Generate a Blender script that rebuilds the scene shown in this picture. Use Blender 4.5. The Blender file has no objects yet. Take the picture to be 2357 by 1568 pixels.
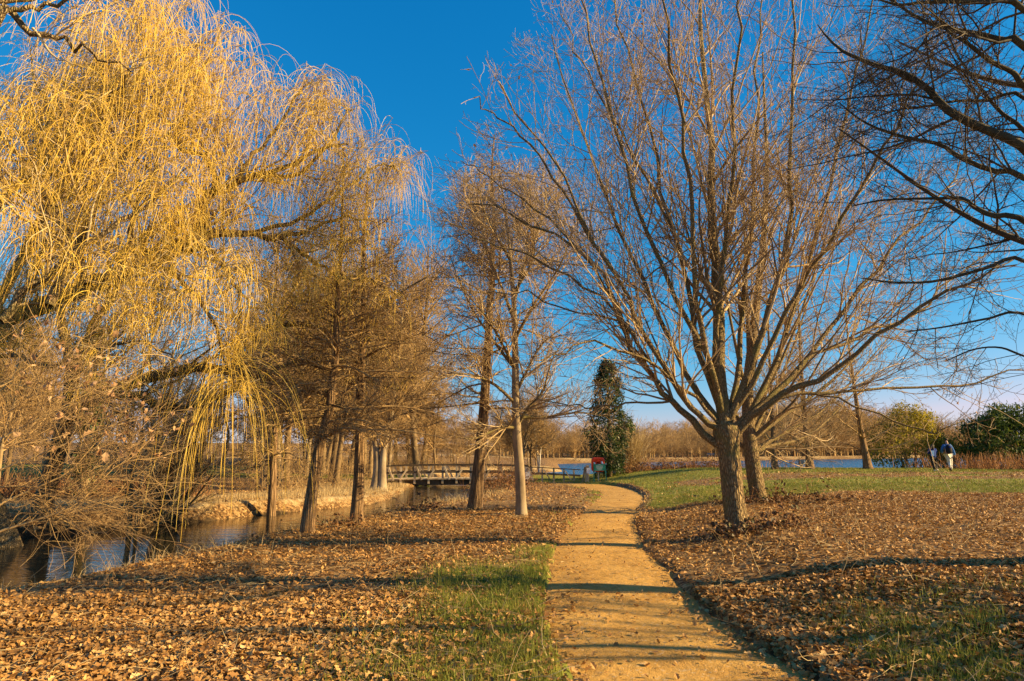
import bpy, math, random
import numpy as np
from mathutils import Vector

# ---------------------------------------------------------------- camera, sky, sun, exposure
S = bpy.context.scene
C = S.collection
EYE = 1.6
PITCH = math.atan((1040 - 784) / (24 / 36 * 2357))
cam = bpy.data.cameras.new('camera')
cam.sensor_width = 36; cam.lens = 24; cam.clip_start = 0.1; cam.clip_end = 3000
co = bpy.data.objects.new('camera', cam); C.objects.link(co)
co.location = (0, 0, EYE); co.rotation_euler = (math.pi / 2 + PITCH, 0, 0)
S.camera = co

SUN_AZ, SUN_EL = math.radians(97), math.radians(23)      # clockwise from straight ahead, above the horizon
W = bpy.data.worlds.new('World'); S.world = W; W.use_nodes = True
nt = W.node_tree; nt.nodes.clear()
sky = nt.nodes.new('ShaderNodeTexSky'); sky.sky_type = 'NISHITA'; sky.sun_disc = False
sky.sun_elevation = SUN_EL; sky.sun_rotation = SUN_AZ
sky.altitude = 0; sky.air_density = 1.0; sky.dust_density = 0.3; sky.ozone_density = 1.6
sp_ = nt.nodes.new('ShaderNodeSeparateColor'); cb_ = nt.nodes.new('ShaderNodeCombineColor'); nt.links.new(sky.outputs[0], sp_.inputs[0])
ch = []
for k, (gain, pw) in enumerate(((.040, 2.6), (.729, .84), (1.574, .58))):     # deep polarised blue overhead, pale blue at the horizon
    a_ = nt.nodes.new('ShaderNodeMath'); a_.operation = 'POWER'; a_.inputs[1].default_value = pw; nt.links.new(sp_.outputs[k], a_.inputs[0])
    b_ = nt.nodes.new('ShaderNodeMath'); b_.operation = 'MULTIPLY'; b_.inputs[1].default_value = gain; nt.links.new(a_.outputs[0], b_.inputs[0]); ch.append(b_)
mn = nt.nodes.new('ShaderNodeMath'); mn.operation = 'MINIMUM'; nt.links.new(ch[0].outputs[0], mn.inputs[0]); nt.links.new(ch[1].outputs[0], mn.inputs[1])
nt.links.new(mn.outputs[0], cb_.inputs[0]); nt.links.new(ch[1].outputs[0], cb_.inputs[1]); nt.links.new(ch[2].outputs[0], cb_.inputs[2])
bg = nt.nodes.new('ShaderNodeBackground'); bg.inputs['Strength'].default_value = 0.075
wo = nt.nodes.new('ShaderNodeOutputWorld')
nt.links.new(cb_.outputs[0], bg.inputs['Color']); nt.links.new(bg.outputs[0], wo.inputs[0])

sl = bpy.data.lights.new('sun', 'SUN'); sl.energy = 5.0; sl.angle = math.radians(0.5); sl.color = (1.0, 0.72, 0.33)
so = bpy.data.objects.new('sun', sl); C.objects.link(so)
sd = Vector((math.sin(SUN_AZ) * math.cos(SUN_EL), math.cos(SUN_AZ) * math.cos(SUN_EL), math.sin(SUN_EL)))
so.rotation_euler = (-sd).to_track_quat('-Z', 'Y').to_euler(); so.location = (30, 0, 30)
S.view_settings.view_transform = 'Standard'; S.view_settings.look = 'None'
S.view_settings.exposure = 1.4; S.view_settings.gamma = 1
S.cycles.max_bounces = 6; S.cycles.transparent_max_bounces = 4

rng = np.random.default_rng(7)

# ---------------------------------------------------------------- helpers
FPX = 24 / 36 * 2357
def ray(u, v):
    x = (u - 1178.5) / FPX; y = -(v - 784) / FPX
    return np.array([x, math.cos(PITCH) - y * math.sin(PITCH), math.sin(PITCH) + y * math.cos(PITCH)])
def P(u, v, d):
    r = ray(u, v); r = r * (d / r[1]); return np.array([r[0], r[1], r[2] + EYE])
def G(u, v):                                              # where a sight line meets the ground
    r = ray(u, v); t = 2.0
    for _ in range(4000):
        p = r * t
        if p[2] + EYE <= float(terrain(p[0], p[1])): break
        t *= 1.004
    return np.array([p[0], p[1], float(terrain(p[0], p[1]))])

def sst(a, b, x):
    t = np.clip((x - a) / (b - a), 0, 1); return t * t * (3 - 2 * t)
def hsh(i, j, seed):
    h = np.sin(i * 127.1 + j * 311.7 + seed * 74.7) * 43758.5453
    return h - np.floor(h)
def vnoise(x, y, s, seed=0):
    x = np.asarray(x, float) / s; y = np.asarray(y, float) / s
    i = np.floor(x); j = np.floor(y); fx = x - i; fy = y - j
    fx = fx * fx * (3 - 2 * fx); fy = fy * fy * (3 - 2 * fy)
    a = hsh(i, j, seed); b = hsh(i + 1, j, seed); c = hsh(i, j + 1, seed); d = hsh(i + 1, j + 1, seed)
    return (a * (1 - fx) + b * fx) * (1 - fy) + (c * (1 - fx) + d * fx) * fy
def pdist(x, y, line):                                    # distance to a polyline of (x, y, w): distance, w there, side offset
    x = np.asarray(x, float); y = np.asarray(y, float)
    best = np.full(np.broadcast(x, y).shape, 1e9); w = np.zeros_like(best); sx = np.zeros_like(best)
    for (x0, y0, w0), (x1, y1, w1) in zip(line[:-1], line[1:]):
        dx, dy = x1 - x0, y1 - y0; L2 = dx * dx + dy * dy
        t = np.clip(((x - x0) * dx + (y - y0) * dy) / L2, 0, 1)
        d = np.hypot(x - x0 - t * dx, y - y0 - t * dy); m = d < best
        best = np.where(m, d, best); w = np.where(m, w0 + t * (w1 - w0), w)
        sx = np.where(m, np.sign((x - x0) * dy - (y - y0) * dx), sx)
    return best, w, sx

PATH = [(1.25, -8, .9), (1.3, 2, .9), (1.32, 5.15, .88), (1.28, 5.87, .87), (1.2, 7.43, .82), (1.4, 10.2, .79), (1.5, 12, .72),
        (2.2, 16.7, .7), (3.0, 21, .7), (3.96, 25.2, .74), (4.75, 30, .82), (5.2, 35, .95), (5.3, 40, 1.15), (4.6, 44, 1.3), (2.8, 46.6, 1.1), (0.6, 47.0, .95)]
STREAM = [(-40, 7, 5), (-26, 9.5, 5), (-15, 12.5, 4.6), (-10, 15.0, 4.1), (-8.3, 18.6, 3.2), (-7.2, 21, 2.8), (-5.7, 25, 2.3), (-3.9, 29, 1.7),
          (-3.7, 34, 1.6), (-3.8, 46, 2.2), (-3, 60, 3), (8, 80, 8)]
WATER_Z, LAKE_Z = -0.62, -1.0

def terrain(x, y, path=True):
    x = np.asarray(x, float); y = np.asarray(y, float)
    pd, pw, side = pdist(x, y, PATH)
    off = np.where(side > 0, pd, -pd)
    nearf = 1 - sst(40, 46, y)
    z = 0.0 * x + 0 * y
    z = z + 0.27 * sst(1.0, 3.2, off) * (1 - sst(22, 40, y)) + 0.18 * sst(3, 8, off) * (1 - sst(70, 90, y))
    z = z + 0.30 * sst(22, 40, y) * sst(3, 12, x) * (1 - sst(46, 60, y))
    z = z - 0.42 * sst(19, 44, y) * (1 - sst(4, 15, x))
    z = z - 0.10 * sst(1.5, 6, -off) * nearf
    z = z + 0.05 * (vnoise(x, y, 2.3, 1) - .5) + 0.06 * (vnoise(x, y, 5, 2) - .5)
    z = z + np.where(y < 30, 0.035 * (vnoise(x, y, .5, 3) - .5), 0)
    # far side of the stream climbs a little
    z = z + 0.5 * sst(6, 60, -x + (y - 20) * .15) * sst(16, 40, y)
    # stream bed
    sdist, sw, ss = pdist(x, y, STREAM)
    sw = sw + 0.5 * (vnoise(x, y, 1.7, 9) - .5)
    z = z - 0.40 * sst(3.4, .4, sdist - sw) * (ss > 0) * sst(24, 19, y) * sst(-5.6, -7.0, x)
    t = sst(0, 1, (sw + 1.0 - sdist) / 1.5)
    z = z * (1 - t) + (-1.35) * t
    # lake basin
    yn = 56 + 3 * (vnoise(x, y * 0, 9, 4) - .5); yf = 150 + 0.85 * x + 5 * (vnoise(x, 0 * y, 14, 5) - .5)
    lk = sst(0, 5, y - yn) * sst(0, 8, yf - y) * sst(0, 6, x - 0.045 * y) * (1 - sst(210, 240, x))
    z = z * (1 - lk) + (-2.2) * lk
    far = sst(0, 1, (y - yf) / 60)
    z = z + far * sst(10, 200, y - yf) * (2 + 20 * sst(70, 210, x)) + 3 * sst(60, 260, y) * (1 - sst(-20, 20, x))
    z = z - far * 0.3
    if path:
        edge = pw + 0.10 * (vnoise(x, y, .45, 11) - .5)
        t = sst(0, 1, (edge + .14 - pd) / .28) * (1 - sst(46.5, 47.2, y) * 0)
        pz = pathz(x, y)
        z = z * (1 - t) + (pz - 0.12) * t
    return z
def pathz(x, y):
    return -0.05 - 0.42 * sst(19, 44, np.asarray(y, float)) * (1 - sst(4, 15, np.asarray(x, float))) + 0.018 * (vnoise(x, y, .7, 21) - .5) + 0.0 * np.asarray(x)

class Mesh:
    def __init__(s): s.V = []; s.Q = []; s.T = []; s.t = []; s.n = 0
    def add(s, V, quads=None, tris=None, tint=None):
        V = np.asarray(V, float).reshape(-1, 3)
        if quads is not None and len(quads): s.Q.append(np.asarray(quads, np.int64).reshape(-1, 4) + s.n)
        if tris is not None and len(tris): s.T.append(np.asarray(tris, np.int64).reshape(-1, 3) + s.n)
        s.V.append(V); s.t.append(np.full(len(V), .5) if tint is None else np.broadcast_to(np.asarray(tint, float), (len(V),)))
        s.n += len(V)
    def build(s, name, mat, parent=None, origin=(0, 0, 0), smooth=True, attr=None):
        V = np.concatenate(s.V) - np.asarray(origin, float)
        Q = np.concatenate(s.Q) if s.Q else np.zeros((0, 4), np.int64); T = np.concatenate(s.T) if s.T else np.zeros((0, 3), np.int64)
        me = bpy.data.meshes.new(name)
        me.vertices.add(len(V)); me.vertices.foreach_set('co', V.astype(np.float32).ravel())
        loops = np.concatenate([Q.ravel(), T.ravel()]).astype(np.int32)
        me.loops.add(len(loops)); me.loops.foreach_set('vertex_index', loops)
        nf = len(Q) + len(T); me.polygons.add(nf)
        st = np.concatenate([np.arange(len(Q)) * 4, len(Q) * 4 + np.arange(len(T)) * 3]).astype(np.int32)
        me.polygons.foreach_set('loop_start', st)
        me.polygons.foreach_set('use_smooth', np.full(nf, smooth, dtype=bool))
        a = me.attributes.new('tint', 'FLOAT', 'POINT'); a.data.foreach_set('value', np.concatenate(s.t).astype(np.float32))
        if attr is not None:
            for k, val in attr.items():
                a = me.attributes.new(k, 'FLOAT', 'POINT'); a.data.foreach_set('value', np.asarray(val, np.float32))
        me.update(calc_edges=True); me.materials.append(mat)
        o = bpy.data.objects.new(name, me); C.objects.link(o)
        if parent is not None: o.parent = parent
        else: o.location = origin
        return o

def tag(o, label=None, cat=None, group=None, kind=None):
    if label: o['label'] = label
    if cat: o['category'] = cat
    if group: o['group'] = group
    if kind: o['kind'] = kind
    return o
def thing(name, loc, label, cat, group=None):
    o = bpy.data.objects.new(name, None); C.objects.link(o); o.location = tuple(float(q) for q in loc); o.empty_display_size = .3
    return tag(o, label, cat, group)
def dup(root, loc, rz, sc, label, group=None):
    r = root.copy(); C.objects.link(r); r.location = tuple(float(q) for q in loc); r.rotation_euler = (0, 0, rz); r.scale = (sc[0], sc[0], sc[1])
    r['label'] = label
    if group: r['group'] = group
    for ch in list(root.children):
        c = ch.copy(); C.objects.link(c); c.parent = r
        for g in ch.children:
            d = g.copy(); C.objects.link(d); d.parent = c
    return r

def nrm(v): return v / np.maximum(np.linalg.norm(v, axis=-1, keepdims=True), 1e-9)

def tubes(m, pts, rad, sides=3, tint=None, ridge=0.0):
    pts = np.asarray(pts, float); rad = np.asarray(rad, float)
    N, K, _ = pts.shape
    tan = nrm(np.gradient(pts, axis=1)); mt = np.abs(nrm(tan.mean(1)))
    ref = np.eye(3)[np.argmin(mt, axis=1)][:, None, :]
    u = nrm(np.cross(tan, np.broadcast_to(ref, tan.shape))); v = np.cross(tan, u)
    a = np.arange(sides) * 2 * math.pi / sides
    r = rad[:, :, None, None]
    if ridge:
        rr = 1 + ridge * (np.sin(a * 5 + 1.3) + .6 * np.sin(a * 8 + .4))[None, None, :, None] * np.linspace(1, .2, K)[None, :, None, None]
        rr = rr + 0.03 * (rng.random((N, K, sides, 1)) - .5)
        r = r * rr
    ring = pts[:, :, None, :] + r * (np.cos(a)[None, None, :, None] * u[:, :, None, :] + np.sin(a)[None, None, :, None] * v[:, :, None, :])
    base = (np.arange(N) * K * sides)[:, None, None]
    k = (np.arange(K - 1) * sides)[None, :, None]; s_ = np.arange(sides)[None, None, :]; s2 = (np.arange(sides) + 1) % sides
    s2 = s2[None, None, :]
    q = np.stack([base + k + s_, base + k + s2, base + k + sides + s2, base + k + sides + s_], -1).reshape(-1, 4)
    tt = rng.random(N) if tint is None else np.broadcast_to(tint, (N,))
    m.add(ring.reshape(-1, 3), quads=q, tint=np.repeat(tt, K * sides))

def grow(start, d, L, K, wander, trop, ts, r=None):
    r = r or rng
    N = len(start); d = nrm(np.asarray(d, float)); pts = np.zeros((N, K + 1, 3)); pts[:, 0] = start
    step = (np.asarray(L, float) / K)[:, None]; trop = np.asarray(trop, float)
    for k in range(K):
        d = nrm(d + wander * r.normal(size=(N, 3)) + trop * ts)
        pts[:, k + 1] = pts[:, k] + d * step
    return pts
def plen(p): return np.linalg.norm(np.diff(p, axis=1), axis=2).sum(1)
def sample(pts, rad, idx, t):
    K = pts.shape[1] - 1; f = np.clip(t * K, 0, K - 1e-4); i = f.astype(int); w = (f - i)[:, None]
    p = pts[idx, i] * (1 - w) + pts[idx, i + 1] * w; tan = nrm(pts[idx, i + 1] - pts[idx, i])
    r = rad[idx, i] * (1 - w[:, 0]) + rad[idx, i + 1] * w[:, 0]
    return p, tan, r
def spawn(pts, rad, n, t0, t1, ang, lenf, rf, K, wander, up=0.0, bias=0.0, rtip=0.3, rmax=9, rmin=.002, lmax=9, absl=None, flat=0, power=1.0):
    L0 = plen(pts); w = L0 ** power; idx = rng.choice(len(pts), n, p=w / w.sum()); t = t0 + (t1 - t0) * rng.random(n)
    p, tan, r = sample(pts, rad, idx, t)
    perp = rng.normal(size=(n, 3)); perp[:, 2] += bias
    if flat: perp[:, 2] *= flat
    perp = nrm(perp - (perp * tan).sum(1, keepdims=True) * tan)
    a = np.radians(ang + 11 * rng.normal(size=n))[:, None]
    d = np.cos(a) * tan + np.sin(a) * perp
    if absl is not None: L = absl[0] + (absl[1] - absl[0]) * rng.random(n)
    else: L = np.minimum(L0[idx] * lenf * (1.15 - .75 * t) * (.6 + .8 * rng.random(n)), lmax)
    q = grow(p, d, L, K, wander, (0, 0, 1), up)
    r0 = np.clip(r * rf * (.75 + .4 * rng.random(n)), rmin, rmax)
    rr = r0[:, None] * np.linspace(1, rtip, K + 1)[None, :]
    return q, np.maximum(rr, rmin * .8)

def resample(line, K):                                    # Catmull-Rom through the given points
    p = np.asarray(line, float); p = np.vstack([2 * p[0] - p[1], p, 2 * p[-1] - p[-2]]); out = []
    n = len(p) - 3
    for s in np.linspace(0, n - 1e-6, K):
        i = int(s); t = s - i; a, b, c, d = p[i], p[i + 1], p[i + 2], p[i + 3]
        out.append(.5 * ((2 * b) + (c - a) * t + (2 * a - 5 * b + 4 * c - d) * t * t + (3 * b - a - 3 * c + d) * t ** 3))
    return np.array(out)
def traced(uv, d0, d1, K=14, pw=1.0):                     # a limb seen along these picture points, running from depth d0 to d1
    n = len(uv); ds = d0 + (d1 - d0) * np.linspace(0, 1, n) ** pw
    return resample([P(u, v, d) for (u, v), d in zip(uv, ds)], K)

# ---------------------------------------------------------------- materials
def material(name, stops, rough=.85, coord='Object', scale=(1, 1, 1), noise=6.0, detail=6, tintw=.5, bump=.0, bdist=.02, bscale=None, spec=.3, trans=0.0):
    m = bpy.data.materials.new(name); m.use_nodes = True; t = m.node_tree; n = t.nodes; L = t.links
    b = n['Principled BSDF']; b.inputs['Roughness'].default_value = rough; b.inputs['Specular IOR Level'].default_value = spec
    tc = n.new('ShaderNodeTexCoord'); mp = n.new('ShaderNodeMapping'); mp.inputs['Scale'].default_value = scale
    L.new(tc.outputs[coord], mp.inputs['Vector'])
    nz = n.new('ShaderNodeTexNoise'); nz.inputs['Scale'].default_value = noise; nz.inputs['Detail'].default_value = detail; nz.inputs['Roughness'].default_value = .65
    L.new(mp.outputs[0], nz.inputs['Vector'])
    at = n.new('ShaderNodeAttribute'); at.attribute_name = 'tint'
    mx = n.new('ShaderNodeMix'); mx.data_type = 'FLOAT'; mx.inputs[0].default_value = tintw
    L.new(nz.outputs['Fac'], mx.inputs[2]); L.new(at.outputs['Fac'], mx.inputs[3])
    cr = n.new('ShaderNodeValToRGB'); e = cr.color_ramp.elements
    for k, (p, c) in enumerate(stops):
        if k < 2: e[k].position = p; e[k].color = (*c, 1)
        else:
            q = e.new(p); q.color = (*c, 1)
    L.new(mx.outputs[0], cr.inputs[0]); L.new(cr.outputs[0], b.inputs['Base Color'])
    if bump:
        nb = n.new('ShaderNodeTexNoise'); nb.inputs['Scale'].default_value = bscale or noise; nb.inputs['Detail'].default_value = 5
        L.new(mp.outputs[0], nb.inputs['Vector'])
        bp = n.new('ShaderNodeBump'); bp.inputs['Strength'].default_value = bump; bp.inputs['Distance'].default_value = bdist
        L.new(nb.outputs['Fac'], bp.inputs['Height']); L.new(bp.outputs[0], b.inputs['Normal'])
    if trans:
        tr = n.new('ShaderNodeBsdfTranslucent'); ms = n.new('ShaderNodeMixShader'); ms.inputs[0].default_value = trans
        L.new(cr.outputs[0], tr.inputs['Color']); L.new(b.outputs[0], ms.inputs[1]); L.new(tr.outputs[0], ms.inputs[2])
        L.new(ms.outputs[0], n['Material Output'].inputs[0])
    return m
def plain(name, c, rough=.6, **k):
    v = .82
    return material(name, [(.3, tuple(q * v for q in c)), (.7, c)], rough, noise=k.pop('noise', 14), tintw=k.pop('tintw', 0), **k)

def ridged(name, stops, vs=.22, sc=26, dist=.05, moss=None):
    """bark split into upright plates: stretched cells drive both the colour and the relief"""
    m = bpy.data.materials.new(name); m.use_nodes = True; t = m.node_tree; n = t.nodes; L = t.links
    b = n['Principled BSDF']; b.inputs['Roughness'].default_value = .9; b.inputs['Specular IOR Level'].default_value = .2
    tc = n.new('ShaderNodeTexCoord'); mp = n.new('ShaderNodeMapping'); mp.inputs['Scale'].default_value = (1, 1, vs)
    L.new(tc.outputs['Object'], mp.inputs['Vector'])
    nz = n.new('ShaderNodeTexNoise'); nz.inputs['Scale'].default_value = sc * .4; nz.inputs['Detail'].default_value = 4
    L.new(mp.outputs[0], nz.inputs['Vector'])
    ad = n.new('ShaderNodeVectorMath'); ad.operation = 'MULTIPLY_ADD'; ad.inputs[1].default_value = (.06, .06, .06)
    L.new(nz.outputs['Color'], ad.inputs[0]); L.new(mp.outputs[0], ad.inputs[2])
    vo = n.new('ShaderNodeTexVoronoi'); vo.feature = 'DISTANCE_TO_EDGE'; vo.inputs['Scale'].default_value = sc
    L.new(ad.outputs[0], vo.inputs['Vector'])
    mr = n.new('ShaderNodeMapRange'); mr.inputs['From Max'].default_value = .35; L.new(vo.outputs['Distance'], mr.inputs['Value'])
    n2 = n.new('ShaderNodeTexNoise'); n2.inputs['Scale'].default_value = 40; n2.inputs['Detail'].default_value = 5; L.new(tc.outputs['Object'], n2.inputs['Vector'])
    mu = n.new('ShaderNodeMath'); mu.operation = 'MULTIPLY_ADD'; mu.inputs[1].default_value = .45
    L.new(n2.outputs['Fac'], mu.inputs[0]); 
    m2 = n.new('ShaderNodeMath'); m2.operation = 'MULTIPLY'; m2.inputs[1].default_value = .6; L.new(mr.outputs[0], m2.inputs[0]); L.new(m2.outputs[0], mu.inputs[2])
    cr = n.new('ShaderNodeValToRGB'); e = cr.color_ramp.elements
    for k, (p, c) in enumerate(stops):
        if k < 2: e[k].position = p; e[k].color = (*c, 1)
        else: e.new(p).color = (*c, 1)
    L.new(mu.outputs[0], cr.inputs[0]); last = cr.outputs[0]
    if moss:
        n3 = n.new('ShaderNodeTexNoise'); n3.inputs['Scale'].default_value = 3.5; n3.inputs['Detail'].default_value = 6; L.new(tc.outputs['Object'], n3.inputs['Vector'])
        r3 = n.new('ShaderNodeMapRange'); r3.inputs['From Min'].default_value = .52; r3.inputs['From Max'].default_value = .66; r3.inputs['To Max'].default_value = .7
        L.new(n3.outputs['Fac'], r3.inputs['Value'])
        mm = n.new('ShaderNodeMix'); mm.data_type = 'RGBA'; mm.inputs[7].default_value = (*moss, 1)
        L.new(r3.outputs[0], mm.inputs[0]); L.new(last, mm.inputs[6]); last = mm.outputs[2]
    L.new(last, b.inputs['Base Color'])
    bp = n.new('ShaderNodeBump'); bp.inputs['Strength'].default_value = 1.0; bp.inputs['Distance'].default_value = dist
    L.new(mu.outputs[0], bp.inputs['Height']); L.new(bp.outputs[0], b.inputs['Normal'])
    return m

M = {}
M['oak'] = ridged('oak_bark', [(.12, (.05, .032, .016)), (.45, (.24, .16, .075)), (.8, (.38, .275, .14))], vs=.25, sc=30, dist=.04, moss=(.17, .15, .05))
M['limb'] = ridged('limb_bark', [(.12, (.07, .045, .02)), (.45, (.25, .175, .08)), (.8, (.41, .305, .16))], vs=.35, sc=42, dist=.03, moss=(.22, .19, .06))
M['twig'] = material('twig_bark', [(.2, (.20, .13, .06)), (.6, (.45, .32, .165)), (.9, (.60, .46, .27))], .8, noise=5, tintw=.7)
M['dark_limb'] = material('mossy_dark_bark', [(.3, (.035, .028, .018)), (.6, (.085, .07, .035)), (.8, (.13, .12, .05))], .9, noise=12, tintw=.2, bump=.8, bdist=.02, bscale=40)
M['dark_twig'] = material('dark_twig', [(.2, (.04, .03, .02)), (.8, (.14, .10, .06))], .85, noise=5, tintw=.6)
M['red_bark'] = ridged('stringy_red_bark', [(.1, (.05, .03, .018)), (.45, (.21, .125, .06)), (.8, (.36, .235, .125))], vs=.06, sc=22, dist=.035)
M['red_twig'] = material('fine_brown_twig', [(.1, (.12, .07, .03)), (.6, (.32, .20, .085)), (.95, (.45, .31, .14))], .85, noise=4, tintw=.75)
M['willow'] = ridged('willow_bark', [(.12, (.05, .033, .017)), (.5, (.25, .175, .085)), (.85, (.42, .32, .18))], vs=.3, sc=34, dist=.04, moss=(.17, .14, .05))
M['willow_twig'] = material('willow_twig', [(.2, (.22, .14, .05)), (.6, (.48, .35, .16)), (.9, (.62, .50, .30))], .7, noise=5, tintw=.7)
M['strand'] = material('willow_strand', [(.0, (.32, .18, .03)), (.4, (.58, .37, .045)), (.8, (.72, .49, .08)), (1, (.76, .60, .24))], .6, noise=3, tintw=.8, spec=.35)
M['wood_twig'] = material('woodland_twig', [(.1, (.17, .10, .04)), (.5, (.34, .215, .09)), (.9, (.48, .335, .15))], .9, noise=2, tintw=.6)
M['wood_bark'] = material('woodland_bark', [(.3, (.09, .058, .028)), (.55, (.21, .14, .068)), (.75, (.34, .245, .13))], .9, noise=5, tintw=.3, bump=.6, bdist=.03, scale=(1, 1, .3))
M['pale_bark'] = material('pale_flaking_bark', [(.3, (.12, .085, .05)), (.5, (.27, .20, .12)), (.7, (.38, .30, .19))], .9, noise=4, tintw=.1, bump=.5, bdist=.02, scale=(1, 1, .4))
M['rust_twig'] = material('rusty_stem', [(.1, (.16, .065, .025)), (.6, (.32, .14, .05)), (.95, (.45, .26, .11))], .9, noise=3, tintw=.7)
M['leaf'] = material('fallen_oak_leaf', [(.0, (.07, .03, .009)), (.25, (.20, .092, .024)), (.55, (.39, .205, .06)), (.82, (.56, .34, .125)), (1, (.70, .50, .25))], .65, noise=3, tintw=.8, trans=.12, spec=.35)
M['dry_leaf'] = material('withered_leaf', [(.0, (.28, .14, .06)), (.5, (.46, .27, .13)), (1, (.58, .39, .22))], .6, noise=3, tintw=.8, trans=.25)
M['bramble_leaf'] = material('bramble_leaf', [(.0, (.035, .03, .014)), (.4, (.10, .05, .025)), (.75, (.16, .09, .04)), (1, (.10, .12, .04))], .5, noise=3, tintw=.85, trans=.1)
M['grass'] = material('grass_blade', [(.0, (.06, .095, .016)), (.4, (.16, .19, .026)), (.75, (.30, .27, .045)), (1, (.46, .36, .11))], .7, noise=1.2, coord='Object', tintw=.6, trans=.25)
M['straw'] = material('straw_blade', [(.0, (.26, .17, .07)), (.6, (.46, .34, .17)), (1, (.58, .46, .26))], .8, noise=1.5, tintw=.7, trans=.15)
M['ivy'] = material('ivy_leaf', [(.0, (.02, .04, .012)), (.5, (.055, .09, .018)), (.8, (.12, .15, .025)), (1, (.26, .25, .05))], .4, noise=2, tintw=.75, spec=.5, trans=.2)
M['bamboo'] = material('bamboo_leaf', [(.0, (.03, .06, .012)), (.5, (.08, .12, .02)), (.8, (.22, .22, .03)), (1, (.42, .36, .05))], .5, noise=1, tintw=.75, trans=.3)
M['yellow_green'] = material('yellow_green_leaf', [(.0, (.12, .11, .014)), (.5, (.33, .27, .03)), (1, (.54, .41, .05))], .6, noise=1, tintw=.7, trans=.5)
M['needle'] = material('pine_needle', [(.0, (.012, .022, .012)), (.6, (.03, .045, .02)), (1, (.055, .07, .03))], .7, noise=1, tintw=.7)
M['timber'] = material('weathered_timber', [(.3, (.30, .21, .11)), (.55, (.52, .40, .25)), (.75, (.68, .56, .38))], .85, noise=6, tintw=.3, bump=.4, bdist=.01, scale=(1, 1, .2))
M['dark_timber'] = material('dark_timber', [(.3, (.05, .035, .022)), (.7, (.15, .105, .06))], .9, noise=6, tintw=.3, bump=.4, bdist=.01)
M['concrete'] = material('abutment_stone', [(.3, (.24, .19, .13)), (.7, (.42, .35, .25))], .9, noise=7, tintw=0, bump=.4, bdist=.02)
M['white'] = plain('white_sheet', (.82, .82, .80), .45)
M['lettering'] = plain('pale_lettering', (.62, .74, .68), .5)
M['green'] = plain('green_enamel', (.015, .20, .135), .35)
M['red'] = plain('red_plastic', (.78, .055, .008), .4)
M['dark_red'] = plain('deep_red_plastic', (.30, .012, .006), .45)
M['reflective'] = plain('reflective_tape', (.78, .80, .84), .3)
M['blue_grey'] = plain('blue_grey_metal', (.16, .20, .24), .5)
M['skin'] = plain('skin', (.52, .30, .21), .55)
M['hair'] = plain('dark_brown_hair', (.03, .018, .012), .6)
M['blue_jacket'] = plain('bright_blue_fabric', (.03, .15, .44), .8, bump=.4, bdist=.02)
M['navy'] = plain('royal_blue_fabric', (.012, .04, .22), .85, bump=.4, bdist=.02)
M['print'] = plain('pale_blue_print', (.22, .42, .70), .7)
M['black'] = plain('black_fabric', (.012, .012, .014), .8)
M['cream'] = plain('cream_cotton', (.68, .64, .54), .85, bump=.4, bdist=.02)
M['shoe'] = plain('brown_shoe', (.05, .03, .02), .6)
M['white_shoe'] = plain('white_shoe', (.72, .72, .70), .5)
M['steel'] = plain('dark_blue_paint', (.03, .06, .12), .4)

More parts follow.
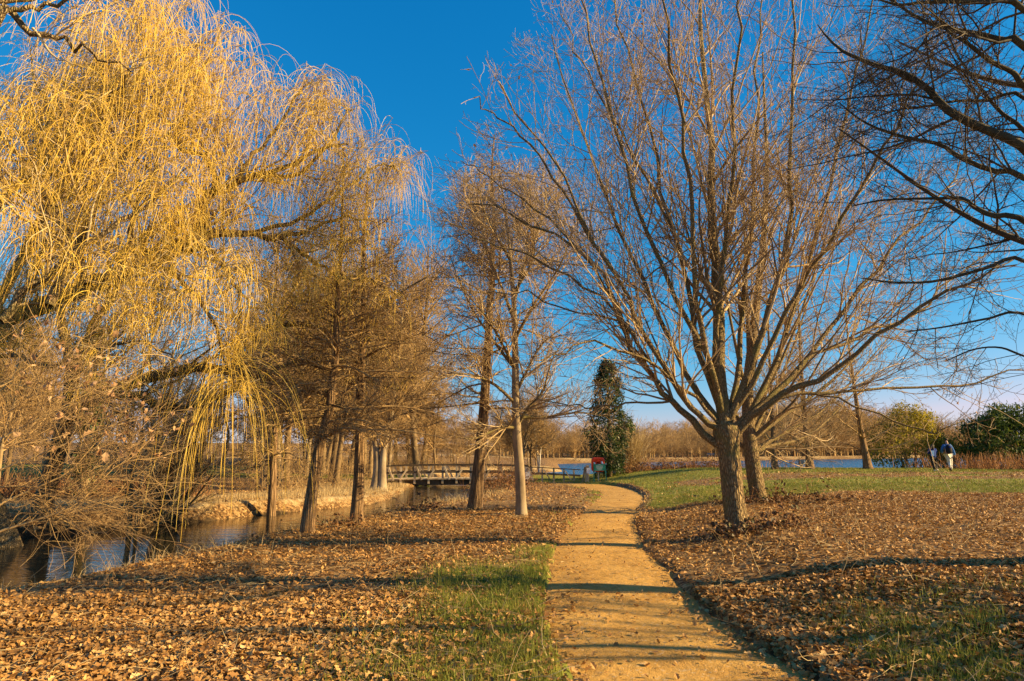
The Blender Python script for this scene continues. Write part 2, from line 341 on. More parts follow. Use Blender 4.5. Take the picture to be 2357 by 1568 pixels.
def ground_mat():
    m = bpy.data.materials.new('woodland_floor'); m.use_nodes = True; t = m.node_tree; n = t.nodes; L = t.links
    b = n['Principled BSDF']; b.inputs['Roughness'].default_value = .95; b.inputs['Specular IOR Level'].default_value = .15
    tc = n.new('ShaderNodeTexCoord')
    def ramp(src, stops):
        cr = n.new('ShaderNodeValToRGB'); e = cr.color_ramp.elements
        for k, (p, c) in enumerate(stops):
            if k < 2: e[k].position = p; e[k].color = (*c, 1)
            else: e.new(p).color = (*c, 1)
        L.new(src, cr.inputs[0]); return cr.outputs[0]
    def noise(s, d=6):
        z = n.new('ShaderNodeTexNoise'); z.inputs['Scale'].default_value = s; z.inputs['Detail'].default_value = d; L.new(tc.outputs['Object'], z.inputs['Vector']); return z
    def mix(f, a, b_):
        x = n.new('ShaderNodeMix'); x.data_type = 'RGBA'; L.new(f, x.inputs[0]); L.new(a, x.inputs[6]); L.new(b_, x.inputs[7]); return x.outputs[2]
    vo = n.new('ShaderNodeTexVoronoi'); vo.inputs['Scale'].default_value = 14; vo.inputs['Randomness'].default_value = 1
    nw = noise(9, 3); ad = n.new('ShaderNodeVectorMath'); ad.operation = 'MULTIPLY_ADD'; ad.inputs[1].default_value = (.12, .12, .12)
    L.new(nw.outputs['Color'], ad.inputs[0]); L.new(tc.outputs['Object'], ad.inputs[2]); L.new(ad.outputs[0], vo.inputs['Vector'])
    sp = n.new('ShaderNodeSeparateColor'); L.new(vo.outputs['Color'], sp.inputs[0])
    litter = ramp(sp.outputs[0], [(.0, (.055, .03, .014)), (.35, (.15, .08, .03)), (.7, (.28, .16, .06)), (1, (.42, .27, .12))])
    grass = ramp(noise(7).outputs['Fac'], [(.3, (.09, .11, .018)), (.5, (.20, .20, .03)), (.7, (.33, .27, .055))])
    straw = ramp(noise(5).outputs['Fac'], [(.3, (.26, .16, .07)), (.5, (.40, .28, .13)), (.7, (.52, .40, .22))])
    mud = ramp(noise(4).outputs['Fac'], [(.3, (.022, .015, .008)), (.7, (.07, .045, .022))])
    col = litter
    nd = noise(2.2, 8)
    for name, c in (('straw', straw), ('grass', grass), ('mud', mud)):
        at = n.new('ShaderNodeAttribute'); at.attribute_name = name
        s_ = n.new('ShaderNodeMath'); s_.operation = 'ADD'; L.new(at.outputs['Fac'], s_.inputs[0]); L.new(nd.outputs['Fac'], s_.inputs[1])
        r = n.new('ShaderNodeMapRange'); r.inputs['From Min'].default_value = .85; r.inputs['From Max'].default_value = 1.1; L.new(s_.outputs[0], r.inputs['Value'])
        col = mix(r.outputs[0], col, c)
    L.new(col, b.inputs['Base Color'])
    bp = n.new('ShaderNodeBump'); bp.inputs['Strength'].default_value = .9; bp.inputs['Distance'].default_value = .05
    L.new(sp.outputs[1], bp.inputs['Height']); L.new(bp.outputs[0], b.inputs['Normal'])
    return m
def path_mat():
    m = bpy.data.materials.new('sandy_path'); m.use_nodes = True; t = m.node_tree; n = t.nodes; L = t.links
    b = n['Principled BSDF']; b.inputs['Roughness'].default_value = .9; b.inputs['Specular IOR Level'].default_value = .2
    tc = n.new('ShaderNodeTexCoord')
    def noise(s, d=6):
        z = n.new('ShaderNodeTexNoise'); z.inputs['Scale'].default_value = s; z.inputs['Detail'].default_value = d; L.new(tc.outputs['Object'], z.inputs['Vector']); return z.outputs['Fac']
    cr = n.new('ShaderNodeValToRGB'); e = cr.color_ramp.elements
    e[0].position = .3; e[0].color = (.27, .135, .026, 1); e[1].position = .68; e[1].color = (.58, .35, .095, 1); e.new(.5).color = (.47, .26, .06, 1)
    mx = n.new('ShaderNodeMix'); mx.data_type = 'FLOAT'; mx.inputs[0].default_value = .45; L.new(noise(1.6, 8), mx.inputs[2]); L.new(noise(60, 4), mx.inputs[3])
    L.new(mx.outputs[0], cr.inputs[0])
    vo = n.new('ShaderNodeTexVoronoi'); vo.inputs['Scale'].default_value = 45; L.new(tc.outputs['Object'], vo.inputs['Vector'])
    sp = n.new('ShaderNodeSeparateColor'); L.new(vo.outputs['Color'], sp.inputs[0])
    th = n.new('ShaderNodeMapRange'); th.inputs['From Min'].default_value = .86; th.inputs['From Max'].default_value = .9; th.inputs['To Max'].default_value = .55; L.new(sp.outputs[0], th.inputs['Value'])
    c2 = n.new('ShaderNodeValToRGB'); c2.color_ramp.elements[0].color = (.16, .08, .025, 1); c2.color_ramp.elements[1].color = (.60, .45, .26, 1); L.new(sp.outputs[1], c2.inputs[0])
    mm = n.new('ShaderNodeMix'); mm.data_type = 'RGBA'; L.new(th.outputs[0], mm.inputs[0]); L.new(cr.outputs[0], mm.inputs[6]); L.new(c2.outputs[0], mm.inputs[7])
    L.new(mm.outputs[2], b.inputs['Base Color'])
    ad = n.new('ShaderNodeMath'); ad.operation = 'MULTIPLY_ADD'; ad.inputs[1].default_value = .35; L.new(noise(90, 3), ad.inputs[0]); L.new(noise(8, 6), ad.inputs[2])
    bp = n.new('ShaderNodeBump'); bp.inputs['Strength'].default_value = .8; bp.inputs['Distance'].default_value = .035; L.new(ad.outputs[0], bp.inputs['Height']); L.new(bp.outputs[0], b.inputs['Normal'])
    return m
def water_mat(name, c, sc, stretch, strength, rough=.03, dist=.05):
    m = bpy.data.materials.new(name); m.use_nodes = True; t = m.node_tree; n = t.nodes; L = t.links
    b = n['Principled BSDF']; b.inputs['Base Color'].default_value = (*c, 1); b.inputs['Roughness'].default_value = rough; b.inputs['IOR'].default_value = 1.33
    b.inputs['Specular IOR Level'].default_value = .5
    tc = n.new('ShaderNodeTexCoord'); mp = n.new('ShaderNodeMapping'); mp.inputs['Scale'].default_value = stretch; L.new(tc.outputs['Object'], mp.inputs['Vector'])
    z = n.new('ShaderNodeTexNoise'); z.inputs['Scale'].default_value = sc; z.inputs['Detail'].default_value = 3; L.new(mp.outputs[0], z.inputs['Vector'])
    bp = n.new('ShaderNodeBump'); bp.inputs['Strength'].default_value = strength; bp.inputs['Distance'].default_value = dist; L.new(z.outputs['Fac'], bp.inputs['Height']); L.new(bp.outputs[0], b.inputs['Normal'])
    return m
# ---------------------------------------------------------------- ground, path, water
def geo(lo, hi, flo, fhi, step, k=1.09, mx=14):
    a = list(np.arange(flo, fhi + 1e-6, step)); s = step; x = fhi
    while x < hi: s = min(s * k, mx); x += s; a.append(x)
    s = step; x = flo
    while x > lo: s = min(s * k, mx); x -= s; a.insert(0, x)
    return np.array(a)
GX = geo(-420, 520, -13, 12, .17); GY = geo(-30, 760, 3.5, 30, .17)
gx, gy = np.meshgrid(GX, GY); gx, gy = gx.ravel(), gy.ravel()
gz = terrain(gx, gy)

def grass_cover(x, y):
    """how green the ground is, 0 to 1"""
    pd, pw, side = pdist(x, y, PATH); off = np.where(side > 0, pd - pw, -(pd - pw)) 
    n1 = vnoise(x, y, .9, 31); n2 = vnoise(x, y, 2.6, 32)
    lawn = sst(0, 1.4, y - (19.3 + 1.6 * (n2 - .5) + 1.2 * (n1 - .5))) * sst(.1, .6, off * (side > 0)) * (1 - sst(54, 57, y))
    lawn = lawn * (1 - .9 * sst(29, 31, y) * sst(40, 36, y) * sst(6.5, 9, x) * sst(.25, .45, n1 * .5 + n2 * .5))
    nl = sst(-2.5, -.6, off) * (side < 0) * sst(1.0, .0, off * 0) * (1 - sst(9.0, 11.5, y)) * sst(.25, .5, n1 * .5 + n2 * .5 + .22 * sst(8, 5.5, y))
    edge = sst(-1.1, -.1, off) * (side < 0) * sst(9.5, 12, y) * (1 - sst(40, 44, y)) * sst(.48, .68, n1 * .6 + n2 * .4)
    nr = sst(.3, .7, off) * (side > 0) * sst(8.0, 5.5, y) * sst(6.5, 2.0, off) * sst(.30, .55, n1 * .55 + n2 * .45)
    sgn = sst(40, 44, y) * (1 - sst(50, 53, y)) * sst(3, 5, x)
    left = .9 * sst(0, 4, (y - 44)) * sst(-22, -27, x) * sst(80, 70, y)
    return np.clip(np.maximum.reduce([lawn, nl * .95, edge * .9, nr * .75, sgn * .9, left]), 0, 1)
def straw_cover(x, y):
    sdist, sw, ss = pdist(x, y, STREAM); n2 = vnoise(x, y, 3, 41)
    farb = sst(.3, 1.2, sdist - sw) * sst(9, 5, sdist - sw) * (ss < 0) * sst(20, 23, y) * sst(.15, .45, n2 + .12)
    yf = 150 + .85 * x
    shore = sst(-3, 4, y - yf) * (1 - sst(8, 16, y - yf)) * (.5 + .5 * n2)
    return np.clip(np.maximum(farb, shore), 0, 1)
def mud_cover(x, y):
    sdist, sw, ss = pdist(x, y, STREAM)
    return np.clip(sst(.75, .1, sdist - sw) * (y < 55), 0, 1)

nx, ny = len(GX), len(GY)
ii, jj = np.meshgrid(np.arange(nx - 1), np.arange(ny - 1)); b0 = (jj * nx + ii).ravel()
gm = Mesh(); gm.add(np.stack([gx, gy, gz], 1), quads=np.stack([b0, b0 + 1, b0 + nx + 1, b0 + nx], 1))
go = gm.build('ground', ground_mat(), attr={'grass': grass_cover(gx, gy), 'straw': straw_cover(gx, gy), 'mud': mud_cover(gx, gy)})
tag(go, 'woodland floor of fallen leaves, lawn and stream banks', 'ground', kind='structure')

# the path: its own sheet lying in the hollow the ground leaves for it
c = resample([(x, y, w) for x, y, w in PATH], 420); tang = nrm(np.gradient(c[:, :2], axis=0)); nv = np.stack([tang[:, 1], -tang[:, 0]], 1)
nc = 13; off = np.linspace(-1, 1, nc); wid = (c[:, 2] + .16)[:, None] * off[None, :]
px = c[:, 0][:, None] + nv[:, 0][:, None] * wid; py = c[:, 1][:, None] + nv[:, 1][:, None] * wid
pz = pathz(px, py) - .03 * np.abs(off)[None, :] ** 3 + .012 * vnoise(px, py, .25, 51)
ii, jj = np.meshgrid(np.arange(nc - 1), np.arange(len(c) - 1)); b0 = (jj * nc + ii).ravel()
pm = Mesh(); pm.add(np.stack([px.ravel(), py.ravel(), pz.ravel()], 1), quads=np.stack([b0, b0 + 1, b0 + nc + 1, b0 + nc], 1))
tag(pm.build('path', path_mat()), 'sandy orange footpath winding towards the bridge', 'path', kind='structure')

def sheet(name, x0, x1, y0, y1, z, mat):
    m = Mesh(); m.add([(x0, y0, z), (x1, y0, z), (x1, y1, z), (x0, y1, z)], quads=[(0, 1, 2, 3)])
    return m.build(name, mat, smooth=False)
tag(sheet('stream_water', -60, -0.6, 3, 47, WATER_Z, water_mat('stream', (.028, .022, .012), 1.0, (.9, 6, 1), .22)), 'calm dark stream reflecting the trees', 'stream', kind='structure')
tag(sheet('lake_water', -12, 260, 47.2, 420, LAKE_Z, water_mat('lake', (.02, .07, .15), .8, (.6, 1.0, 1), 1.0, .22, .6)), 'lake beyond the lawn, its water coloured with the blue of the reflected sky', 'lake', kind='structure')  # blue of the mirrored sky is put into the water's base colour

# ---------------------------------------------------------------- scatter helpers
def frame(n, tilt):
    """random rotations: yaw anywhere, tipped from level by about `tilt` radians"""
    yaw = rng.random(n) * 2 * math.pi; ax = rng.random(n) * 2 * math.pi; t = np.abs(rng.normal(size=n)) * tilt
    nz = np.stack([np.sin(t) * np.cos(ax), np.sin(t) * np.sin(ax), np.cos(t)], 1)
    a = np.stack([np.cos(yaw), np.sin(yaw), np.zeros(n)], 1); a = nrm(a - (a * nz).sum(1, keepdims=True) * nz); b = np.cross(nz, a)
    return a, b, nz
LT = np.array([(0, 0), (0, .5), (0, 1), (-.17, .14), (-.36, .34), (-.2, .48), (-.33, .70), (.17, .16), (.35, .36), (.2, .5), (.32, .72)])
LF = np.array([(0, 3, 1), (3, 4, 1), (4, 5, 1), (5, 6, 1), (6, 2, 1), (0, 1, 7), (7, 1, 8), (8, 1, 9), (9, 1, 10), (10, 1, 2)])
def leaves(m, pos, size, tilt=.4, tint=None, lobed=True, curl=.35, width=1.0):
    n = len(pos); a, b, c = frame(n, tilt)
    tm = LT if lobed else np.array([(0, 0), (-.3, .5), (0, 1), (.3, .5)])
    fc = LF if lobed else np.array([(0, 2, 1), (0, 3, 2)])
    cu = curl * rng.normal(size=n); fold = curl * np.abs(rng.normal(size=n))
    sz = np.broadcast_to(size, (n,))[:, None]
    X = tm[:, 0][None] * sz * width; Y = (tm[:, 1] - .5)[None] * sz; Z = (np.abs(tm[:, 0])[None] * fold[:, None] + ((tm[:, 1] - .5) ** 2)[None] * cu[:, None]) * sz
    V = pos[:, None, :] + X[..., None] * a[:, None] + Y[..., None] * b[:, None] + Z[..., None] * c[:, None]
    k = len(tm); F = (fc[None] + (np.arange(n) * k)[:, None, None]).reshape(-1, 3)
    tt = rng.random(n) if tint is None else tint
    m.add(V.reshape(-1, 3), tris=F, tint=np.repeat(tt, k))
def blades(m, pos, h, w, lean=.5, tint=None):
    n = len(pos); yaw = rng.random(n) * 2 * math.pi; s = np.stack([np.cos(yaw), np.sin(yaw), np.zeros(n)], 1)
    ld = rng.random(n) * 2 * math.pi; l = np.stack([np.cos(ld), np.sin(ld), np.zeros(n)], 1) * (np.abs(rng.normal(size=n)) * lean)[:, None]
    h = np.broadcast_to(h, (n,))[:, None]; w = np.broadcast_to(w, (n,))[:, None]; up = np.array([0, 0, 1.])
    mid = pos + h * .55 * up + l * h * .35; tip = pos + h * (1 - .25 * np.linalg.norm(l, axis=1, keepdims=True).clip(0, 1.5)) * up + l * h
    V = np.stack([pos - s * w / 2, pos + s * w / 2, mid + s * w * .35, mid - s * w * .35, tip], 1)
    b = (np.arange(n) * 5)[:, None]
    tt = rng.random(n) if tint is None else tint
    m.add(V.reshape(-1, 3), quads=b + np.array([[0, 1, 2, 3]]), tris=b + np.array([[3, 2, 4]]), tint=np.repeat(tt, 5))
def scatter(n, y0, y1, spread=.80, xmin=-99, xmax=99, pw=1.0):
    y = y0 + (y1 - y0) * rng.random(n) ** pw; x = (rng.random(n) * 2 - 1) * (spread * y + 1.0)
    k = (x > xmin) & (x < xmax); return x[k], y[k]

# fallen leaves, thick under the trees, thin on lawn and path
lm = Mesh()
for (n, y0, y1, s, lob) in ((120000, 3.8, 8.5, .062, True), (150000, 8.0, 20, .066, False), (80000, 19, 46, .09, False)):
    x, y = scatter(n, y0, y1, .82, pw=.75)
    pd, pw_, sd_ = pdist(x, y, PATH); sdist, sw, ss = pdist(x, y, STREAM); g = grass_cover(x, y)
    onp = pd < pw_ + .02
    pe = np.where(onp, .035 + .30 * sst(.45, 0, pw_ - pd) * vnoise(x, y, 1.1, 61), 1.0)
    pe = pe * np.where(onp, 1, 1 - .80 * g) * (sdist > sw + .5) 
    pe = pe * (.55 + .45 * sst(.25, .55, vnoise(x, y, .6, 62)))
    k = rng.random(len(x)) < pe; x, y = x[k], y[k]; onp = onp[k]
    z = np.where(onp, pathz(x, y) + .022, terrain(x, y) + .012 + .03 * rng.random(len(x)))
    tn = np.clip(.52 + .21 * rng.normal(size=len(x)) + .25 * (vnoise(x, y, 1.5, 63) - .5), 0, 1)
    leaves(lm, np.stack([x, y, z], 1), s * (.35 + 1.1 * rng.random(len(x)) ** 1.6) * np.where(onp, .75, 1), tilt=.6, tint=tn, lobed=lob)
tag(lm.build('fallen_leaves', M['leaf'], smooth=False), 'carpet of fallen brown oak leaves under the trees', 'leaf litter', kind='stuff')

# thin dead stalks and twigs lying in the litter
tw = Mesh(); x, y = scatter(9000, 4, 26, .8, pw=.8)
pd, pw_, sd_ = pdist(x, y, PATH); sdist, sw, ss = pdist(x, y, STREAM); k = (pd > pw_ + .1) & (sdist > sw + .4); x, y = x[k], y[k]
st = np.stack([x, y, terrain(x, y) + .03], 1); d = rng.normal(size=(len(x), 3)); d[:, 2] = np.abs(d[:, 2]) * .25
pp = grow(st, d, .12 + .35 * rng.random(len(x)), 3, .18, (0, 0, -1), .06)
tubes(tw, pp, np.broadcast_to(np.array([.0035, .003, .0025, .0015]), (len(x), 4)), 3)
tag(tw.build('twig_litter', M['straw']), 'dead stalks and twigs strewn over the leaf litter', 'twig litter', kind='stuff')

# grass: tufts by the path, the lawn
gb = Mesh()
for (n, y0, y1, h, w) in ((260000, 3.8, 12, .095, .006), (180000, 12, 26, .08, .010), (120000, 24, 52, .08, .022)):
    x, y = scatter(n, y0, y1, .82, pw=.8); g = grass_cover(x, y); pd, pw_, sd_ = pdist(x, y, PATH)
    k = (rng.random(len(x)) < g ** 1.3) & (pd > pw_ + .07); x, y = x[k], y[k]
    hh = h * (.4 + 1.0 * rng.random(len(x))) * (.6 + .8 * vnoise(x, y, .4, 71))
    blades(gb, np.stack([x, y, terrain(x, y) - .005], 1), hh, w * (.6 + .8 * rng.random(len(x))), .6, np.clip(.45 + .25 * rng.normal(size=len(x)) + .5 * (vnoise(x, y, .8, 72) - .5), 0, 1))
tag(gb.build('grass', M['grass'], smooth=False), 'green grass of the lawn and the path edges', 'grass', kind='stuff')

# dry pale grass on the banks
sb = Mesh(); n = 130000
x = -24 + 25 * rng.random(n); y = 8 + 36 * rng.random(n); sdist, sw, ss = pdist(x, y, STREAM)
e = sdist - sw
pr = np.where(ss < 0, sst(.15, .5, e) * sst(7, 2, e) * (.25 + .75 * straw_cover(x, y)), .6 * sst(.3, .6, e) * sst(2.4, .8, e) * sst(.3, .65, vnoise(x, y, 1.2, 81)))
k = rng.random(n) < pr; x, y = x[k], y[k]
blades(sb, np.stack([x, y, terrain(x, y) - .01], 1), .10 + .30 * rng.random(len(x)) ** 2, .012, .8)
tag(sb.build('bank_grass', M['straw'], smooth=False), 'dry straw grass along the stream banks', 'dry grass', kind='stuff')

# rusty stems between lawn and lake
rs = Mesh(); n = 9000
x = 18 + 26 * rng.random(n); y = 45 + 7 * rng.random(n) - .12 * (x - 18); k = rng.random(n) < sst(26, 36, x) * (.15 + .85 * sst(.25, .75, vnoise(x, y, 2, 82))) ; x, y = x[k], y[k]
x2 = 8 + 14 * rng.random(160); y2 = 50 + 3 * rng.random(160); x = np.append(x, x2); y = np.append(y, y2)
pp = grow(np.stack([x, y, terrain(x, y) - .02], 1), np.stack([.25 * rng.normal(size=len(x)), .25 * rng.normal(size=len(x)), np.ones(len(x))], 1), (.35 + .95 * rng.random(len(x))) * sst(8, 26, x).clip(.5, 1), 4, .10, (0, 0, -1), .04)
tubes(rs, pp, np.broadcast_to(np.array([.014, .013, .011, .009, .006]), (len(x), 5)), 3)
tag(rs.build('lakeside_stems', M['rust_twig']), 'rusty dead stems growing between lawn and lake', 'dead stems', kind='stuff')
# ---------------------------------------------------------------- trees
def stack(lists): return np.concatenate(lists, 0)
def limb_rad(r0, r1, K=14, pw=1.0): return r1 + (r0 - r1) * (1 - np.linspace(0, 1, K)) ** pw

# the big oak in front, every main limb followed along the photograph's own line and given its own depth
OB = G(1698, 1226); OD = OB[1]
oak = thing('oak_tree', OB, 'large bare oak with a low fork of many fanned limbs beside the path', 'tree', 'oaks beside the path')
tm = Mesh()
tl = traced([(1702, 1245), (1696, 1205), (1688, 1150), (1681, 1080), (1675, 1020), (1668, 975)], OD, OD, 22)
tr = np.interp(np.linspace(0, 1, 22), [0, .06, .16, .4, .75, .9, 1], [.36, .275, .215, .185, .19, .24, .20])
tubes(tm, tl[None], tr[None], 28, ridge=.045)
tm.build('trunk', M['oak'], oak, OB)
OL = [  # picture line, depth change, start radius, end radius
    ([(1676, 1030), (1646, 1019), (1610, 990), (1581, 956), (1553, 935), (1534, 915), (1513, 883), (1453, 809), (1436, 756), (1419, 706), (1403, 656), (1380, 599), (1306, 560), (1243, 520), (1150, 480), (1080, 470)], .8, .095, .014),
    ([(1668, 1000), (1653, 983), (1620, 971), (1591, 940), (1572, 915), (1536, 843), (1496, 783), (1473, 749), (1453, 703), (1420, 640), (1370, 560), (1320, 460), (1270, 370), (1200, 270), (1150, 190)], -1.3, .08, .012),
    ([(1668, 985), (1662, 922), (1655, 822), (1652, 722), (1648, 622), (1645, 522), (1638, 400), (1628, 266), (1622, 100), (1620, -60), (1610, -200)], .5, .15, .02),
    ([(1665, 960), (1632, 872), (1612, 822), (1598, 755), (1582, 673), (1560, 560), (1530, 430), (1500, 300), (1450, 150), (1420, 40), (1400, -60)], .9, .085, .012),
    ([(1672, 980), (1690, 940), (1728, 839), (1752, 772), (1772, 689), (1799, 622), (1812, 540), (1822, 420), (1825, 300), (1822, 166), (1835, 33), (1850, -90)], -1.0, .095, .014),
    ([(1685, 990), (1721, 956), (1772, 872), (1799, 806), (1825, 722), (1848, 639), (1872, 556), (1905, 433), (1938, 306), (1972, 167), (2000, 50), (2030, -60)], 1.2, .085, .012),
    ([(1690, 1005), (1725, 965), (1752, 942), (1805, 906), (1872, 882), (1955, 829), (2038, 769), (2121, 709), (2205, 656), (2272, 632), (2340, 610)], -1.5, .09, .012),
    ([(1730, 960), (1780, 905), (1855, 829), (1922, 796), (1988, 766), (2072, 736), (2160, 680), (2250, 600), (2320, 540)], 1.8, .06, .012),
    ([(1720, 960), (1772, 922), (1855, 909), (1925, 906), (2005, 899), (2139, 892), (2238, 879), (2305, 856), (2400, 845)], .6, .05, .010),
    ([(1880, 908), (1905, 912), (1972, 933), (2038, 959), (2105, 986), (2145, 996), (2166, 983), (2239, 970), (2290, 962)], -.9, .026, .007),
    ([(1485, 850), (1470, 790), (1430, 742), (1353, 723), (1270, 699), (1203, 669), (1120, 672)], .5, .035, .008),
    ([(1665, 960), (1640, 860), (1610, 740), (1600, 600), (1590, 450), (1570, 300), (1545, 150), (1530, 0), (1520, -120)], -2.6, .075, .012),
    ([(1672, 960), (1700, 860), (1705, 720), (1722, 560), (1735, 400), (1745, 220), (1750, 60), (1765, -90)], 2.4, .075, .012),
    ([(1676, 970), (1735, 880), (1790, 760), (1850, 650), (1920, 540), (1990, 420), (2060, 300), (2110, 180), (2160, 90)], -2.2, .07, .012),
    ([(1668, 985), (1600, 900), (1550, 800), (1500, 690), (1440, 560), (1380, 420), (1340, 300), (1300, 180), (1270, 80)], 2.4, .075, .012),
    ([(1665, 990), (1590, 905), (1490, 830), (1390, 790), (1310, 800), (1230, 830)], -1.6, .045, .008),
    ([(1560, 930), (1480, 925), (1380, 935), (1290, 930), (1200, 900)], 1.4, .03, .007),
    ([(1730, 960), (1820, 870), (1930, 730), (2030, 600), (2120, 500), (2190, 420), (2230, 340)], 2.8, .065, .012),
    ([(1440, 770), (1380, 640), (1300, 540), (1200, 450), (1120, 400), (1060, 370)], 1.6, .04, .008),
    ([(1370, 570), (1290, 430), (1210, 320), (1140, 260), (1090, 225)], -1.5, .035, .008),
    ([(1500, 840), (1400, 700), (1280, 620), (1170, 570), (1080, 540), (1040, 520)], -.6, .035, .008),
    ([(1560, 560), (1480, 400), (1400, 250), (1330, 120), (1290, 20)], 1.8, .04, .009),
    ([(1668, 970), (1650, 830), (1662, 650), (1680, 450), (1690, 250), (1700, 50), (1705, -110)], -1.8, .075, .013),
    ([(1672, 975), (1640, 850), (1560, 700), (1480, 500), (1430, 330), (1380, 180), (1350, 60), (1330, -60)], -.2, .07, .012),
]
lp, lr = [], []
for uv, dd, r0, r1 in OL:
    d0 = OD
    if uv[0][0] > 1850 or uv[0][0] < 1500: d0 = OD + .35 * dd
    p = traced(uv, d0, OD + dd, 18, 1.2); p[1:-1] += .04 * rng.normal(size=(16, 3)) * np.linspace(.3, 1.3, 16)[:, None]
    lp.append(p); lr.append(limb_rad(r0 * (.95 if r0 > .12 else .80), r1, 18, 1.0))
lp, lr = stack([a[None] for a in lp]), stack([a[None] for a in lr])
for p, r in zip(lp, lr):
    m = Mesh(); tubes(m, p[None], r[None], 9); m.build('limb', M['limb'], oak, OB)

def bare_crown(lp, lr, n1, n2, n3, n4, L1, L2, L3, L4, up=.05, bias=.25, rt=.0032, t0=.18, ang=42, thin=1.0, wob=1.0, lm=3.4):
    a, ar = spawn(lp, lr, n1, t0, .98, ang, L1, .55 * thin, 8, .085 * wob, up, bias, .25, rmax=.045 * thin, rmin=.007 * thin, lmax=lm)
    b, br = spawn(stack([a]), ar, n2, .12, 1, ang + 2, L2, .6, 6, .12 * wob, up * .8, bias * .7, .35, rmax=.016 * thin, rmin=max(.0045 * thin, rt), lmax=1.5)
    c, cr = spawn(b, br, n3, .1, 1, ang + 6, L3, .65, 4, .16 * wob, .03, 0, .5, rmax=.008, rmin=rt, lmax=.7)
    d, dr = spawn(c, cr, n4, .2, 1, ang + 8, L4, .8, 2, .15, .02, 0, .6, rmax=.005, rmin=rt * .85, lmax=.3)
    return (a, ar), (b, br), (c, cr), (d, dr)
def crown_mesh(levels, sides=(6, 4, 3, 3)):
    m = Mesh()
    for (p, r), s in zip(levels, sides): tubes(m, p, r, s)
    return m
ol = bare_crown(lp, lr, 520, 3600, 10500, 14500, .40, .42, .42, .5, up=.035, bias=.1, rt=.0036, t0=.25, ang=36, thin=.78, wob=1.35, lm=3.0)
crown_mesh(ol).build('crown', M['twig'], oak, OB)
dl = Mesh(); k = rng.choice(len(ol[2][0]), 260); leaves(dl, ol[2][0][k, -1], .075, tilt=1.2, curl=.7)
dl.build('withered_leaves', M['dry_leaf'], oak, OB, smooth=False)

# second oak behind it
SB = G(1748, 1156); SD = SB[1]
oak2 = thing('oak_tree', SB, 'bare oak with a leaning trunk just behind the large forked oak', 'tree', 'oaks beside the path')
m = Mesh(); tl = traced([(1752, 1168), (1746, 1145), (1735, 1080), (1727, 1020), (1722, 960), (1722, 880), (1735, 760), (1748, 640), (1760, 520), (1765, 380), (1760, 250), (1755, 120)], SD, SD + .4, 26)
tr2 = np.interp(np.linspace(0, 1, 26), [0, .03, .08, .22, .4, 1], [.34, .27, .225, .195, .15, .02])
tubes(m, tl[None], tr2[None], 20, ridge=.04); m.build('trunk', M['oak'], oak2, SB)
ls = []
for u1, v1, dd, t in [(1560, 640, 2, .3), (1900, 560, 2.5, .3), (1620, 360, -1.5, .42), (1960, 700, -1, .28), (1850, 330, 3, .45), (1500, 800, 1.2, .25), (2060, 760, 2, .25), (1700, 200, 2.2, .5), (1940, 420, .6, .35), (1990, 880, 2.4, .24), (1600, 880, 3, .24), (2120, 640, 3, .3)]:
    s0 = tl[int(t * 25)]; e = P(u1, v1, SD + dd); mid = (s0 + e) / 2 + np.array([0, 0, -.5]); ls.append(resample([s0, s0 * .7 + mid * .3, mid, e], 14))
lp2 = np.array(ls); lr2 = np.array([limb_rad(.075, .012)] * len(ls))
for p, r in zip(lp2, lr2):
    m = Mesh(); tubes(m, p[None], r[None], 7); m.build('limb', M['limb'], oak2, SB)
crown_mesh(bare_crown(np.concatenate([lp2, tl[None, 10:24]]), np.concatenate([lr2, tr2[None, 10:24]]), 120, 900, 3400, 4200, .42, .45, .45, .45, rt=.0046, ang=40, thin=.7, wob=1.4, lm=2.6)).build('crown', M['twig'], oak2, SB)

